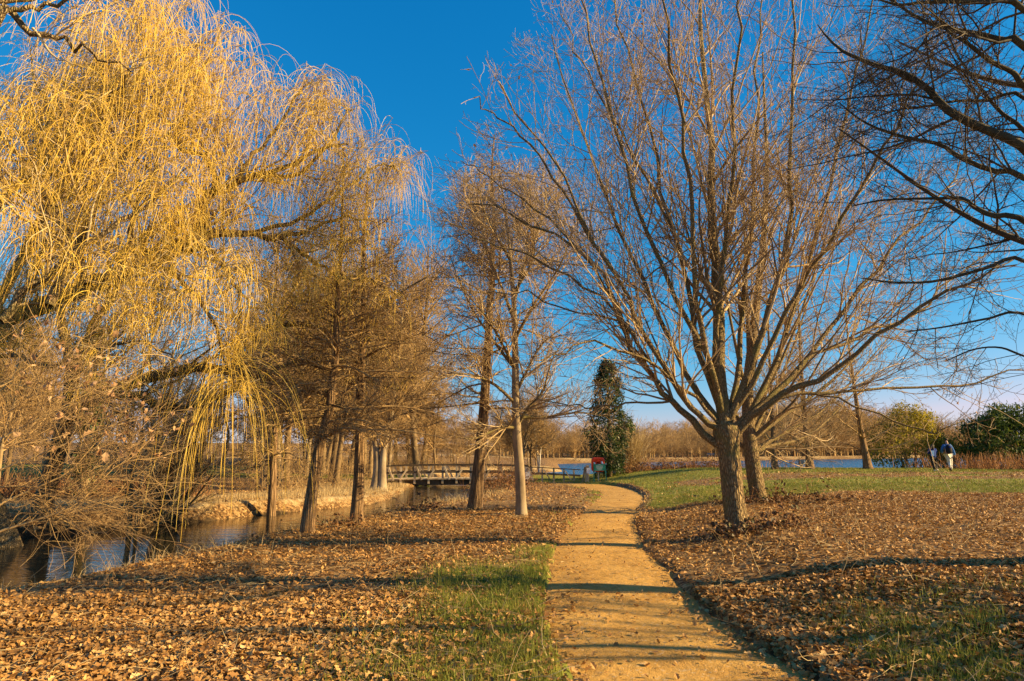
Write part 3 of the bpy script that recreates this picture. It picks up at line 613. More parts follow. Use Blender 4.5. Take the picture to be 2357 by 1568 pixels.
# dark tree overhanging from beyond the right edge
HB = np.array([7.6, 7.9, float(terrain(7.6, 7.9))])
ov = thing('overhanging_tree', HB, 'dark mossy bare tree reaching its branches in from the right edge', 'tree')
m = Mesh(); tl3 = resample([HB + (0, 0, -.1), HB + (.05, 0, 1.2), HB + (.1, .1, 3), HB + (.2, .2, 5), HB + (.1, .3, 7.5), HB + (0, .4, 9.5)], 22)
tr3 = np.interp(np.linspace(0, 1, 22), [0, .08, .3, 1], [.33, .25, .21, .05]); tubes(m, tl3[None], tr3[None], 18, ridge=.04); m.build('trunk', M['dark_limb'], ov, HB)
HL = [([(2357, 340), (2305, 313), (2232, 283), (2172, 247), (2145, 213), (2105, 183), (2065, 163), (2022, 153), (1972, 133), (1938, 117), (1905, 87), (1882, 57)], 7.4, 8.4, 4.2, .055),
      ([(2357, 407), (2282, 393), (2205, 360), (2165, 333), (2088, 317), (2022, 297), (1972, 270), (1930, 235)], 7.6, 8.6, 4.0, .036),
      ([(2357, 507), (2288, 497), (2248, 480), (2215, 457), (2155, 457), (2038, 460), (1960, 475)], 7.3, 7.9, 3.6, .036),
      ([(2357, 103), (2305, 93), (2258, 80), (2188, 67), (2138, 53), (2095, 30), (2050, 0), (1990, -30)], 6.9, 7.6, 5.2, .04),
      ([(2357, 200), (2332, 167), (2282, 143), (2222, 97), (2188, 77), (2140, 20)], 7.2, 7.0, 5.0, .035),
      ([(2357, 222), (2272, 232), (2205, 232), (2130, 245), (2072, 252), (2000, 275)], 7.9, 8.8, 4.6, .026),
      ([(2357, 599), (2272, 617), (2155, 647), (2060, 650), (1980, 640)], 7.4, 8.0, 3.0, .026),
      ([(2357, 723), (2272, 734), (2172, 753), (2080, 765)], 7.5, 8.1, 2.8, .018),
      ([(2357, 20), (2250, 5), (2130, 5), (2060, 10), (1960, -25)], 6.6, 7.4, 5.6, .035),
      ([(2357, 300), (2300, 255), (2240, 180), (2200, 120), (2170, 40)], 8.0, 8.6, 4.4, .03),
      ([(2357, 820), (2300, 800), (2240, 805), (2180, 830)], 7.6, 8.0, 2.6, .014)]
hp, hr = [], []
for uv, d0, d1, hz, r in HL:
    vis = [P(u, v, d0 + (d1 - d0) * k / (len(uv) - 1)) for k, (u, v) in enumerate(uv)]
    s0 = sample(tl3[None], tr3[None], np.array([0]), np.array([min(.95, max(.12, (hz - .6) / 9.5))]))[0][0]
    hp.append(resample([s0, s0 * .45 + vis[0] * .55 + np.array([0, 0, .15])] + vis, 20)); hr.append(limb_rad(r * 1.15, .006, 20, .8))
for k in range(9):                                          # limbs on the tree's far and near sides, out of the picture, that shade the path
    s0 = tl3[8 + k]; a = k * 2.4 + .4; L = 3.4 - .15 * k; hp.append(resample([s0, s0 + L * .5 * np.array([math.cos(a), math.sin(a), .5]), s0 + L * np.array([math.cos(a), math.sin(a), .75])], 20)); hr.append(limb_rad(.06, .01, 20))
hp, hr = np.array(hp), np.array(hr)
for p, r in zip(hp[:11], hr[:11]):
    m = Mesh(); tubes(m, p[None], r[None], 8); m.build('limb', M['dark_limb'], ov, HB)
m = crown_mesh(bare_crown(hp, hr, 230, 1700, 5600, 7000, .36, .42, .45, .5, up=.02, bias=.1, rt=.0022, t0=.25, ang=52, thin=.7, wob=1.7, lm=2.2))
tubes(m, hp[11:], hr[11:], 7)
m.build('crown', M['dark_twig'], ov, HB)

# trees further right, outside the picture, whose shadows stripe the path and the litter
for k, (x, y, h) in enumerate([(13.5, 4.6, 8)]):
    b = np.array([x, y, float(terrain(x, y))])
    t = thing('shade_tree', b, ['bare tree standing out of view beyond the lower right corner', 'bare tree standing out of view beyond the right edge'][k], 'tree')
    tl_ = resample([b, b + (.1, 0, h * .4), b + (0, .1, h)], 14)[None]; tr_ = limb_rad(.15, .03)[None]
    m = Mesh(); tubes(m, tl_, tr_, 10); m.build('trunk', M['limb'], t, b)
    l1, r1 = spawn(tl_, tr_, 22, .22, .95, 52, .5, .5, 8, .07, .05, .2, .2, rmax=.09, rmin=.02, lmax=4)
    m = crown_mesh(bare_crown(l1, r1, 70, 300, 600, 10, .5, .5, .5, .5, rt=.004)); tubes(m, l1, r1, 6); m.build('crown', M['twig'], t, b)

# ---------------------------------------------------------------- weeping willow
WB = G(45, 1330)
wil = thing('weeping_willow', WB, 'large golden weeping willow leaning in from the left edge over the stream', 'tree')
WD = WB[1]
def wl(uv, d0, d1, r0, r1, K=18): return traced(uv, d0, d1, K), limb_rad(r0, r1, K, .9)
WL = [wl([(-85, 960), (-60, 830), (0, 740), (112, 705), (202, 655), (270, 633), (337, 597), (396, 574), (454, 565)], WD + .2, 12.6, .24, .13, 20),
      wl([(450, 570), (458, 525), (467, 480), (494, 439), (539, 426), (575, 408), (605, 400), (680, 370), (740, 340), (800, 330)], 12.6, 14.0, .12, .02),
      wl([(452, 566), (508, 538), (575, 540), (650, 548), (730, 520), (800, 500), (870, 510)], 12.6, 15.0, .09, .014),
      wl([(452, 568), (485, 579), (517, 612), (540, 660), (575, 700), (640, 720)], 12.6, 13.2, .06, .012),
      wl([(-90, 620), (0, 466), (67, 408), (121, 354), (190, 300), (250, 230), (300, 180)], WD + .3, 11.2, .10, .014),
      wl([(494, 439), (500, 410), (467, 357), (423, 347), (410, 320), (413, 293), (430, 260), (433, 220), (450, 190), (473, 143), (497, 107), (515, 45)], 12.9, 13.4, .06, .012),
      wl([(539, 426), (590, 350), (650, 270), (690, 210), (720, 190)], 13.2, 14.5, .05, .01),
      wl([(575, 408), (680, 400), (760, 330), (800, 260), (820, 250)], 13.4, 15.0, .05, .01),
      wl([(575, 540), (700, 500), (800, 430), (880, 380), (920, 400)], 13.6, 15.6, .05, .01),
      wl([(-70, 800), (40, 620), (130, 440), (230, 300), (300, 200), (340, 150)], WD + .2, 13.0, .13, .014),
      wl([(112, 705), (180, 560), (260, 400), (330, 290), (380, 210), (400, 170)], 10.6, 14.0, .08, .012),
      wl([(270, 633), (300, 520), (350, 400), (380, 320), (420, 260)], 11.6, 12.0, .06, .012),
      wl([(202, 655), (150, 520), (80, 420), (20, 330), (-30, 250)], 11.0, 11.8, .07, .012),
      wl([(-60, 830), (30, 820), (120, 840), (220, 800), (330, 790), (420, 840)], WD + .2, 10.6, .06, .01),
      wl([(337, 597), (420, 650), (490, 740), (520, 830), (540, 900)], 12.2, 11.6, .05, .01),
      wl([(-100, 120), (0, 27), (47, 53), (110, 80), (143, 93), (200, 123), (247, 143), (300, 160)], 7.4, 7.9, .05, .008),
      wl([(-100, 200), (0, 40), (60, 20), (130, 5), (220, -10), (300, 5)], 7.2, 7.6, .04, .008),
      wl([(-100, 60), (0, 5), (80, -15), (160, -30), (260, -40), (340, -20)], 7.8, 8.4, .04, .008),
      wl([(650, 548), (720, 600), (790, 640), (860, 650), (930, 690)], 14.2, 16.0, .045, .01),
      wl([(0, 740), (60, 680), (150, 600), (260, 520), (340, 470), (430, 380)], 10.4, 11.4, .07, .012)]
tp = traced([(62, 1345), (30, 1290), (5, 1230), (-30, 1150), (-65, 1060), (-88, 950), (-100, 800), (-110, 600), (-112, 350), (-112, 120)], WD, WD - .6, 26)
m = Mesh(); tubes(m, tp[None], np.interp(np.linspace(0, 1, 26), [0, .06, .15, .5, 1], [.42, .33, .30, .27, .06])[None], 24, ridge=.03); m.build('trunk', M['willow'], wil, WB)
for p, r in WL:
    m = Mesh(); p = p.copy(); p[1:] += .03 * rng.normal(size=p[1:].shape); tubes(m, p[None], r[None], 10); m.build('limb', M['willow'], wil, WB)
wp = np.array([resample(p, 18) for p, r in WL]); wr = np.array([np.interp(np.linspace(0, 1, 18), np.linspace(0, 1, len(r)), r) for p, r in WL])
a, ar = spawn(wp, wr, 320, .12, 1, 48, .42, .45, 8, .14, .03, .5, .25, rmax=.03, rmin=.008, lmax=2.2)
b, br = spawn(a, ar, 2600, .1, 1, 50, .5, .6, 6, .18, .01, .25, .4, rmax=.011, rmin=.0045, lmax=1.1)
c_, cr_ = spawn(b, br, 7000, .1, 1, 50, .5, .7, 4, .2, -.03, 0, .6, rmax=.006, rmin=.0035, lmax=.6)
m = Mesh(); tubes(m, a, ar, 5); tubes(m, b, br, 4); tubes(m, c_, cr_, 3); m.build('crown', M['willow_twig'], wil, WB)
def hang(pts, n, L, K, side, w0=.5, lean=(-.10, 0, 0), down=.42, clip=True):
    idx = rng.integers(0, len(pts), n); t = .15 + .85 * rng.random(n)
    f = t * (pts.shape[1] - 1); i = np.minimum(f.astype(int), pts.shape[1] - 2); w = (f - i)[:, None]
    p = pts[idx, i] * (1 - w) + pts[idx, i + 1] * w
    d = rng.normal(size=(n, 3)); d[:, 2] = np.abs(d[:, 2]) * w0 + .1; d = nrm(d)
    LL = L[0] + (L[1] - L[0]) * rng.random(n) ** 1.6; floor_ = np.where(p[:, 0] > -7.6, 3.0, 2.2) + 1.6 * rng.random(n); LL = np.minimum(LL, np.maximum(p[:, 2] - floor_, .25)) if clip else LL; q = np.zeros((n, K + 1, 3)); q[:, 0] = p
    g = nrm(np.array([lean[0], lean[1], -1.0]))
    gs = down * (.7 + .6 * rng.random(n))[:, None]
    for k in range(K):
        d = nrm(d + gs * g + .035 * rng.normal(size=(n, 3))); q[:, k + 1] = q[:, k] + d * (LL / K)[:, None]
    return q
src = np.concatenate([b[:, [0, 2, 4, 6]], a[:, [2, 4, 6, 8]]]); src = src[(src[:, 0, 1] > 9.4) | (rng.random(len(src)) < .2)]
stm = Mesh()
q = hang(src, 15500, (.35, 1.9), 9, 3); tubes(stm, q, np.broadcast_to(np.linspace(.0044, .0026, 10), (len(q), 10)), 3)
lo = src[(src[:, 0, 2] < 5.0)]
q = hang(lo, 500, (1.0, 2.6), 10, 3, lean=(-.05, 0, 0)); tubes(stm, q, np.broadcast_to(np.linspace(.0042, .0024, 11), (len(q), 11)), 3)
cl = WL[14][0][9:]; 
q = hang(np.array([cl[[0, 3, 6, 8]]]), 130, (1.2, 3.0), 10, 3, lean=(.03, 0, 0), clip=False); tubes(stm, q, np.broadcast_to(np.linspace(.0045, .0026, 11), (len(q), 11)), 3)
q[:, :, 2] = np.maximum(q[:, :, 2], -.55)
stm.build('hanging_strands', M['strand'], wil, WB)

# a second, further willow whose heavy limb arches over the water
VB = np.array([-13.2, 19.6, 0]); VB[2] = float(terrain(VB[0], VB[1]))
wi2 = thing('weeping_willow', VB, 'willow on the far bank with a heavy mossy limb arching low over the water', 'tree')
VL = [wl([(150, 960), (190, 925), (250, 900), (300, 882), (420, 852), (540, 852), (600, 872), (700, 890), (780, 930)], 18.5, 16.5, .22, .03, 20),
      wl([(250, 905), (330, 915), (380, 935), (450, 930), (520, 905), (560, 870)], 18.2, 17, .12, .05),
      wl([(540, 850), (560, 790), (620, 750), (720, 745), (800, 770), (860, 730), (900, 690), (980, 640)], 17, 19, .12, .02),
      wl([(165, 900), (200, 780), (260, 680), (340, 600), (430, 520)], 18.6, 18, .14, .02),
      wl([(165, 850), (140, 700), (180, 560), (200, 440)], 18.6, 20, .14, .02),
      wl([(720, 745), (780, 690), (830, 620), (850, 520)], 18, 19, .06, .012),
      wl([(600, 870), (680, 830), (760, 830), (850, 880), (930, 900)], 16.8, 18, .06, .012)]
m = Mesh(); tp = resample([VB + (0, 0, -.2), VB + (.15, 0, .8), P(140, 1010, 18.8), P(160, 940, 18.6), P(165, 850, 18.6)], 16); tubes(m, tp[None], np.interp(np.linspace(0, 1, 16), [0, .15, 1], [.34, .25, .17])[None], 16, ridge=.03); m.build('trunk', M['willow'], wi2, VB)
for p, r in VL:
    m = Mesh(); p = p.copy(); p[1:] += .04 * rng.normal(size=p[1:].shape); tubes(m, p[None], r[None], 9); m.build('limb', M['willow'], wi2, VB)
wp = np.array([resample(p, 18) for p, r in VL]); wr = np.array([np.interp(np.linspace(0, 1, 18), np.linspace(0, 1, len(r)), r) for p, r in VL])
a, ar = spawn(wp, wr, 150, .1, 1, 50, .45, .45, 7, .14, .03, .4, .25, rmax=.035, rmin=.01, lmax=2.6)
b, br = spawn(a, ar, 700, .1, 1, 45, .5, .6, 5, .16, .02, .2, .4, rmax=.014, rmin=.006, lmax=1.3)
m = Mesh(); tubes(m, a, ar, 5); tubes(m, b, br, 3); m.build('crown', M['willow_twig'], wi2, VB)
m = Mesh(); q = hang(np.concatenate([b[:, [0, 2, 3, 5]], a[:, [1, 3, 5, 7]]]), 1700, (.5, 1.8), 7, 3); tubes(m, q, np.broadcast_to(np.linspace(.0065, .004, 8), (len(q), 8)), 3)
m.build('hanging_strands', M['strand'], wi2, VB)

# ---------------------------------------------------------------- the row along the bank
def feathery(uv, lab, r0, h_top, n1=85, L=2.9, fl=1.5, t0=.2, group='trees along the near bank'):
    b = G(*uv[0]); d = b[1]
    t = thing('swamp_cypress', b, lab, 'tree', group)
    base = P(uv[0][0], uv[0][1] + 10, d); line = [base] + [P(u, v, d) for u, v in uv[1:]]
    top = line[-1]; dr = nrm(line[-1] - line[-2]); dr = nrm(dr * .4 + np.array([0, 0, 1.0])); 
    while top[2] < b[2] + h_top: top = top + dr * .8 + np.array([.04, .04, 0]) * rng.normal(); line.append(top)
    tl = resample(line, 30); z = (tl[:, 2] - b[2]) / h_top
    tr = np.interp(z, [-.05, .0, .03, .1, .3, 1], [r0 * fl, r0 * fl * .9, r0 * 1.2, r0 * 1.0, r0 * .8, .02])
    m = Mesh(); tubes(m, tl[None], tr[None], 26, ridge=.05); m.build('trunk', M['red_bark'], t, b)
    n = n1; tt = t0 + (1 - t0) * rng.random(n); p, tan, r = sample(tl[None], tr[None], np.zeros(n, int), tt)
    ang = rng.random(n) * 2 * math.pi; dd = np.stack([np.cos(ang), np.sin(ang), .12 + .35 * rng.normal(size=n) * .5 + .5 * tt ** 2], 1)
    LL = (L * (1.05 - tt) ** .7 + .3) * (.55 + .6 * rng.random(n))
    a = grow(p, dd, LL, 9, .10, (0, 0, -1), .025); ar = np.clip(r * .35, .008, .03)[:, None] * np.linspace(1, .25, 10)
    b2, br2 = spawn(a, ar, n * 15, .12, 1, 58, .36, .55, 5, .15, -.01, -.1, .5, rmax=.009, rmin=.005, lmax=.8, flat=.45)
    c2, cr2 = spawn(b2, br2, n * 60, .05, 1, 55, .35, .8, 3, .2, -.02, 0, .6, rmax=.006, rmin=.0045, lmax=.26)
    m = Mesh(); tubes(m, a, ar, 5); tubes(m, b2, br2, 3); tubes(m, c2, cr2, 3); m.build('crown', M['red_twig'], t, b)
    return t
feathery([(622, 1226), (626, 1150), (630, 1050), (635, 950), (645, 850)], 'straight swamp cypress with a fluted reddish trunk, next to the leaning one on the bank', .145, 8.3, n1=100)
feathery([(706, 1228), (716, 1150), (735, 1030), (757, 950), (765, 880), (775, 800)], 'swamp cypress whose bare trunk leans to the right above the stream', .125, 8.2, n1=95)
feathery([(820, 1203), (825, 1120), (828, 1040), (828, 950), (830, 860)], 'slender swamp cypress with a split buttressed foot at the water edge', .13, 9.0, n1=95)
feathery([(1093, 1172), (1102, 1080), (1110, 1000), (1117, 900), (1125, 760)], 'swamp cypress with a broad fluted foot between the stream and the pale slim oak', .175, 11.5, n1=110, L=3.0)

# slim pale oak next to it
B = G(1200, 1186); d = B[1]
t = thing('slim_oak', B, 'slim young oak with a smooth pale trunk standing left of the path', 'tree')
line = [P(1201, 1196, d), P(1199, 1150, d), P(1196, 1080, d), P(1190, 1000, d), P(1187, 900, d), P(1186, 820, d), P(1184, 720, d), P(1175, 600, d), P(1165, 500, d), P(1150, 400, d)]
tl = resample(line, 30); tr = np.interp(np.linspace(0, 1, 30), [0, .03, .1, .4, 1], [.20, .16, .135, .11, .015])
m = Mesh(); tubes(m, tl[None], tr[None], 16, ridge=.02); m.build('trunk', M['pale_bark'], t, B)
ls = [[(1189, 985), (1215, 940), (1250, 900), (1270, 830), (1300, 780)], [(1187, 985), (1150, 985), (1090, 1010), (1030, 1000)], [(1187, 905), (1215, 850), (1250, 790), (1330, 730)], [(1187, 850), (1160, 800), (1120, 730), (1060, 660)],
      [(1186, 850), (1140, 790), (1080, 700), (1040, 600)], [(1186, 780), (1230, 700), (1290, 610), (1320, 520)], [(1184, 740), (1150, 650), (1110, 560), (1080, 470)], [(1182, 700), (1210, 600), (1250, 500), (1260, 430)], [(1176, 600), (1120, 500), (1100, 430)], [(1188, 930), (1130, 880), (1060, 860), (1000, 880)], [(1188, 960), (1260, 960), (1330, 950), (1400, 960)], [(1180, 680), (1230, 580), (1200, 460)]]
lp_ = np.array([traced(q, d, d + rng.normal() * 1.3, 12) for q in ls]); lr_ = np.array([limb_rad(.05, .009, 12)] * len(ls))
for p, r in zip(lp_, lr_):
    m = Mesh(); tubes(m, p[None], r[None], 7); m.build('limb', M['limb'], t, B)
crown_mesh(bare_crown(lp_, lr_, 220, 2200, 8000, 7000, .6, .48, .45, .5, rt=.005, bias=.3)).build('crown', M['twig'], t, B)

# small multi-stemmed alder on the near bank
B = G(292, 1300); d = B[1]
t = thing('young_alder', B, 'young many-stemmed alder standing at the near edge of the stream', 'tree')
ls = [[(292, 1306), (296, 1240), (300, 1170), (303, 1090), (296, 1010), (290, 930), (280, 850)], [(298, 1300), (312, 1220), (318, 1150), (326, 1080), (345, 1000), (360, 900)], [(302, 1285), (335, 1240), (368, 1195), (400, 1150), (420, 1080)],
      [(296, 1180), (285, 1110), (270, 1050), (240, 990)], [(308, 1240), (330, 1180), (345, 1120), (370, 1050)], [(292, 1275), (262, 1290), (235, 1315)], [(303, 1090), (325, 1020), (330, 940), (320, 860)], [(318, 1150), (350, 1110), (380, 1080)]]
lp_ = np.array([traced(q, d, d + rng.normal() * .4, 14) for q in ls]); lr_ = np.array([limb_rad(r, .007, 14) for r in (.085, .05, .035, .025, .025, .02, .03, .02)])
for p, r in zip(lp_, lr_):
    m = Mesh(); tubes(m, p[None], r[None], 9); m.build('stem', M['oak'], t, B)
crown_mesh(bare_crown(lp_, lr_, 110, 700, 1600, 900, .45, .45, .45, .5, rt=.0035, t0=.4)).build('crown', M['twig'], t, B)

# multi-stemmed sallow at the water's edge
B = np.array([-10.6, 21.6, 0]); B[2] = float(terrain(B[0], B[1])) ; B[2] = max(B[2], -.75)
t = thing('sallow_bush', B, 'dense fan of dark stems rising from the far edge of the stream', 'bush')
n = 55; a_ = rng.random(n) * 2 * math.pi; sp = np.abs(rng.normal(size=n)) * .45
st = B + np.stack([.35 * np.cos(a_) * rng.random(n), .35 * np.sin(a_) * rng.random(n), np.zeros(n)], 1)
a = grow(st, np.stack([np.cos(a_) * sp, np.sin(a_) * sp, np.ones(n)], 1), 2.2 + 2.2 * rng.random(n), 9, .06, (0, 0, 1), .02); ar = (.02 + .025 * rng.random(n))[:, None] * np.linspace(1, .2, 10)
m = Mesh(); tubes(m, a, ar, 5); m.build('stems', M['dark_limb'], t, B)
b, br = spawn(a, ar, 600, .2, 1, 35, .4, .6, 5, .12, .04, 0, .4, rmax=.012, rmin=.006, lmax=1.2); c_, cr_ = spawn(b, br, 3200, .1, 1, 40, .4, .7, 3, .15, 0, 0, .6, rmax=.008, rmin=.005, lmax=.5)
m = Mesh(); tubes(m, b, br, 3); tubes(m, c_, cr_, 3); m.build('crown', M['red_twig'], t, B)

# oak sapling with withered leaves reaching in at the left
B = np.array([-6.6, 6.4, float(terrain(-6.6, 6.4))])
t = thing('oak_sapling', B, 'oak sapling at the left edge holding pale withered leaves', 'tree')
m = Mesh(); tl = resample([B + (0, 0, -.1), B + (-.1, .05, 1.2), B + (.05, 0, 2.6), B + (.1, .1, 4.2)], 14); m_tr = limb_rad(.07, .012)
tubes(m, tl[None], m_tr[None], 9); m.build('trunk', M['limb'], t, B)
ls = [[(-60, 1235), (0, 1222), (100, 1192), (170, 1165), (215, 1125), (265, 1075), (300, 1060)], [(-60, 1180), (20, 1150), (90, 1120), (160, 1085), (210, 1030), (240, 1000)], [(-60, 1090), (30, 1070), (110, 1040), (200, 1000), (260, 980), (290, 975)],
      [(-60, 1040), (20, 1000), (100, 960), (170, 930), (230, 915)], [(-60, 980), (20, 950), (90, 900), (150, 880), (200, 850)], [(-60, 1130), (40, 1120), (130, 1130), (200, 1150)], [(-60, 900), (20, 880), (80, 830), (120, 790)]]
lp_ = []
for q in ls:
    v0 = P(*q[0], 6.3); s0 = tl[int(np.argmin(np.abs(tl[:, 2] - (v0[2] - .25))))]; lp_.append(resample([s0] + [P(u, v, 6.3 + .04 * k) for k, (u, v) in enumerate(q)], 14))
lp_ = np.array(lp_); lr_ = np.array([limb_rad(.014, .003, 14)] * len(ls))
for p, r in zip(lp_, lr_):
    m = Mesh(); tubes(m, p[None], r[None], 6); m.build('limb', M['wood_twig'], t, B)
lv = bare_crown(lp_, lr_, 150, 800, 1300, 300, .40, .5, .5, .5, rt=.0013, t0=.25, up=0, bias=0, thin=.38, wob=1.3)
crown_mesh(lv).build('crown', M['red_twig'], t, B)
m = Mesh(); pp_ = lv[1][0][:, -1]; pp_ = pp_[(pp_[:, 2] > 1.55)]; k = rng.choice(len(pp_), 190); leaves(m, pp_[k] + .03 * rng.normal(size=(190, 3)), .062 * (.6 + .7 * rng.random(190)), tilt=1.5, curl=.8); m.build('withered_leaves', M['dry_leaf'], t, B, smooth=False)
# ---------------------------------------------------------------- woods behind
def wood_tree(name, label, h, r0, style, bark, twig, group, detail=1.0, rt=.011):
    """a background tree with its foot at the origin: trunk and crown"""
    t = thing(name, (0, 0, 0), label, 'tree', group)
    m = Mesh(); cr = Mesh(); z0 = np.zeros(3)
    lean = rng.normal(size=2) * .04 * h
    tl = resample([(0, 0, -.15), (.02 * h * rng.normal(), .01 * h * rng.normal(), h * .3), (lean[0], lean[1], h * .65), (lean[0] * 1.4, lean[1] * 1.4, h * .97)], 16)[None]
    tr = np.interp(np.linspace(0, 1, 16), [0, .05, .3, 1], [r0 * 1.45, r0 * 1.05, r0 * .8, .02])[None]
    tubes(m, tl, tr, 9); ex_p, ex_r = tl, tr
    if style == 'forked':
        s = tl[:, [2] * 2][0]; k = 3
        e = grow(np.repeat(tl[:, 4], k, 0), np.stack([rng.normal(size=k) * .5, rng.normal(size=k) * .5, np.ones(k)], 1), np.full(k, h * .66), 15, .05, (0, 0, 1), .03)
        er = np.repeat(limb_rad(r0 * .6, .02, 16)[None], k, 0); tubes(m, e, er, 7); ex_p, ex_r = np.concatenate([tl, e]), np.concatenate([tr, er])
    m.build('trunk', bark, t)
    if style == 'spire':
        n = int(46 * detail); a, ar = spawn(ex_p, ex_r, n, .15, 1, 82, .26, .35, 6, .09, -.01, 0, .3, rmax=.05, rmin=.015, lmax=3.2)
    else:
        n = int(30 * detail) * len(ex_p); a, ar = spawn(ex_p, ex_r, n, .22, 1, 46, .42, .5, 7, .09, .05, .25, .25, rmax=.10, rmin=.018, lmax=h * .42)
    b, br = spawn(a, ar, int(n * 9), .12, 1, 46, .45, .5, 5, .13, .03, .15, .4, rmax=.03, rmin=rt, lmax=2.0)
    c_, cr_ = spawn(b, br, int(n * 40), .08, 1, 48, .5, .6, 3, .17, .02, 0, .6, rmax=.014, rmin=rt * .8, lmax=.9)
    d_, dr_ = spawn(c_, cr_, int(n * 45), .1, 1, 50, .6, .7, 2, .15, .02, 0, .7, rmax=.011, rmin=rt * .7, lmax=.45)
    tubes(cr, a, ar, 4); tubes(cr, b, br, 3); tubes(cr, c_, cr_, 3); tubes(cr, d_, dr_, 3)
    cr.build('crown', twig, t)
    return t
WG = 'bare trees of the wood beyond the stream'
WLAB = 'bare brown tree in the tangled wood beyond the stream and bridge'
protos = [wood_tree('woodland_tree', WLAB, h, r, s, M[bk], M[tg], WG, dt) for h, r, s, bk, tg, dt in
          ((12, .16, 'spread', 'wood_bark', 'wood_twig', 1.1), (11, .14, 'forked', 'wood_bark', 'wood_twig', .8), (12.5, .155, 'spire', 'wood_bark', 'red_twig', 1.1), (10, .125, 'forked', 'pale_bark', 'wood_twig', .8), (9, .12, 'spread', 'wood_bark', 'red_twig', 1.0))]
spots = []
tries = 0
while len(spots) < 104 and tries < 12000:
    tries += 1
    y = 27 + 80 * rng.random() ** 1.3; x = (-.95 + 1.02 * rng.random()) * y
    if tries % 3 == 0: x = (-.3 + .36 * rng.random()) * y
    if tries % 4 == 1: y = 30 + 22 * rng.random(); x = -9 - 14 * rng.random()
    if y < 52 and x > -8.2: continue
    if x > .05 * y - .5: continue
    if y < 34 and x > -9: continue
    if y < 39 and x > -19: continue
    if x < -.36 * y and rng.random() < (.95 if y < 72 else .0): continue
    sdist, sw, ss = pdist(x, y, STREAM)
    if float(sdist) < float(sw) + 1.2 or (-10 < x < 3 and 44 < y < 50): continue
    if min([math.hypot(x - a, y - b) for a, b in spots] + [99]) < 2.3 + y * .006: continue
    spots.append((x, y))
for k, (x, y) in enumerate(spots):
    t = protos[k % 5]; hs_ = (.85 + .4 * rng.random()) * (.85 if x < -.36 * y else 1.32 if x < -.13 * y else .62)
    loc = (x, y, float(terrain(x, y))); rz = rng.random() * 6.28
    if k < 5: t.location = loc; t.rotation_euler = (0, 0, rz); t.scale = (hs_, hs_, hs_)
    else: dup(t, loc, rz, (hs_ * (.9 + .25 * rng.random()), hs_), WLAB, WG)

# low scrub under the wood: one tangled mass of thin stems
sc = Mesh(); n = 5200; y = 24 + 60 * rng.random(n); x = (-.95 + 1.0 * rng.random(n)) * y
sdist, sw, ss = pdist(x, y, STREAM); k = (sdist > sw + 1.0 + 2.5 * (ss < 0) * (y < 34)) & ~((y < 51) & (x > -8.5)) & (x < .04 * y - .5) & (vnoise(x, y, 5, 91) > .34) & ((x > -.36 * y) | (rng.random(n) < .18)); x, y = x[k], y[k]; n = len(x)
a = grow(np.stack([x, y, terrain(x, y) - .05], 1), np.stack([.5 * rng.normal(size=n), .5 * rng.normal(size=n), np.ones(n)], 1), .5 + 2.0 * rng.random(n) ** 1.5, 5, .14, (0, 0, 1), -.02); ar = np.broadcast_to(np.linspace(.018, .007, 6), (n, 6))
b, br = spawn(a, ar, n * 4, .2, 1, 45, .6, .7, 3, .2, 0, 0, .5, rmin=.008, rmax=.012, lmax=.9)
tubes(sc, a, ar, 3); tubes(sc, b, br, 3)
tag(sc.build('undergrowth', M['wood_twig']), 'tangled leafless scrub under the wood beyond the stream', 'undergrowth', kind='stuff')
sc = Mesh(); n = 1500; x = -21 + 8 * rng.random(n); y = 27 + 3 * rng.random(n) + .1 * (x + 14); 
a = grow(np.stack([x, y, terrain(x, y) - .05], 1), np.stack([.4 * rng.normal(size=n), .4 * rng.normal(size=n), np.ones(n)], 1), .4 + .7 * rng.random(n), 4, .12, (0, 0, 1), 0); tubes(sc, a, np.broadcast_to(np.linspace(.014, .007, 5), (n, 5)), 3)
tag(sc.build('dead_bracken', M['rust_twig']), 'rusty patch of dead stems beyond the stream at the left', 'dead stems', kind='stuff')

# the wood on the hillside across the lake reads as one mass
far = Mesh(); kinds = []
for k in range(7):
    mm = Mesh(); h = 1.0
    tl = resample([(0, 0, -.03), (.01, 0, .3), (.03 * rng.normal(), .03 * rng.normal(), .95)], 8)[None]; tr = limb_rad(.014, .002, 8)[None]
    a, ar = spawn(tl, tr, 26, .2, 1, 48, .42, .5, 4, .1, .08, .3, .3, rmin=.0025, rmax=.006); b, br = spawn(a, ar, 150, .15, 1, 45, .5, .6, 3, .15, .04, .1, .6, rmin=.0016, rmax=.0028)
    c_, cr_ = spawn(b, br, 330, .1, 1, 45, .6, .7, 2, .15, .02, 0, .8, rmin=.0014, rmax=.002)
    tubes(mm, tl, tr, 4); tubes(mm, a, ar, 3); tubes(mm, b, br, 3); tubes(mm, c_, cr_, 3)
    kinds.append((np.concatenate(mm.V), np.concatenate(mm.Q), np.concatenate(mm.t)))
n = 0; placed = []
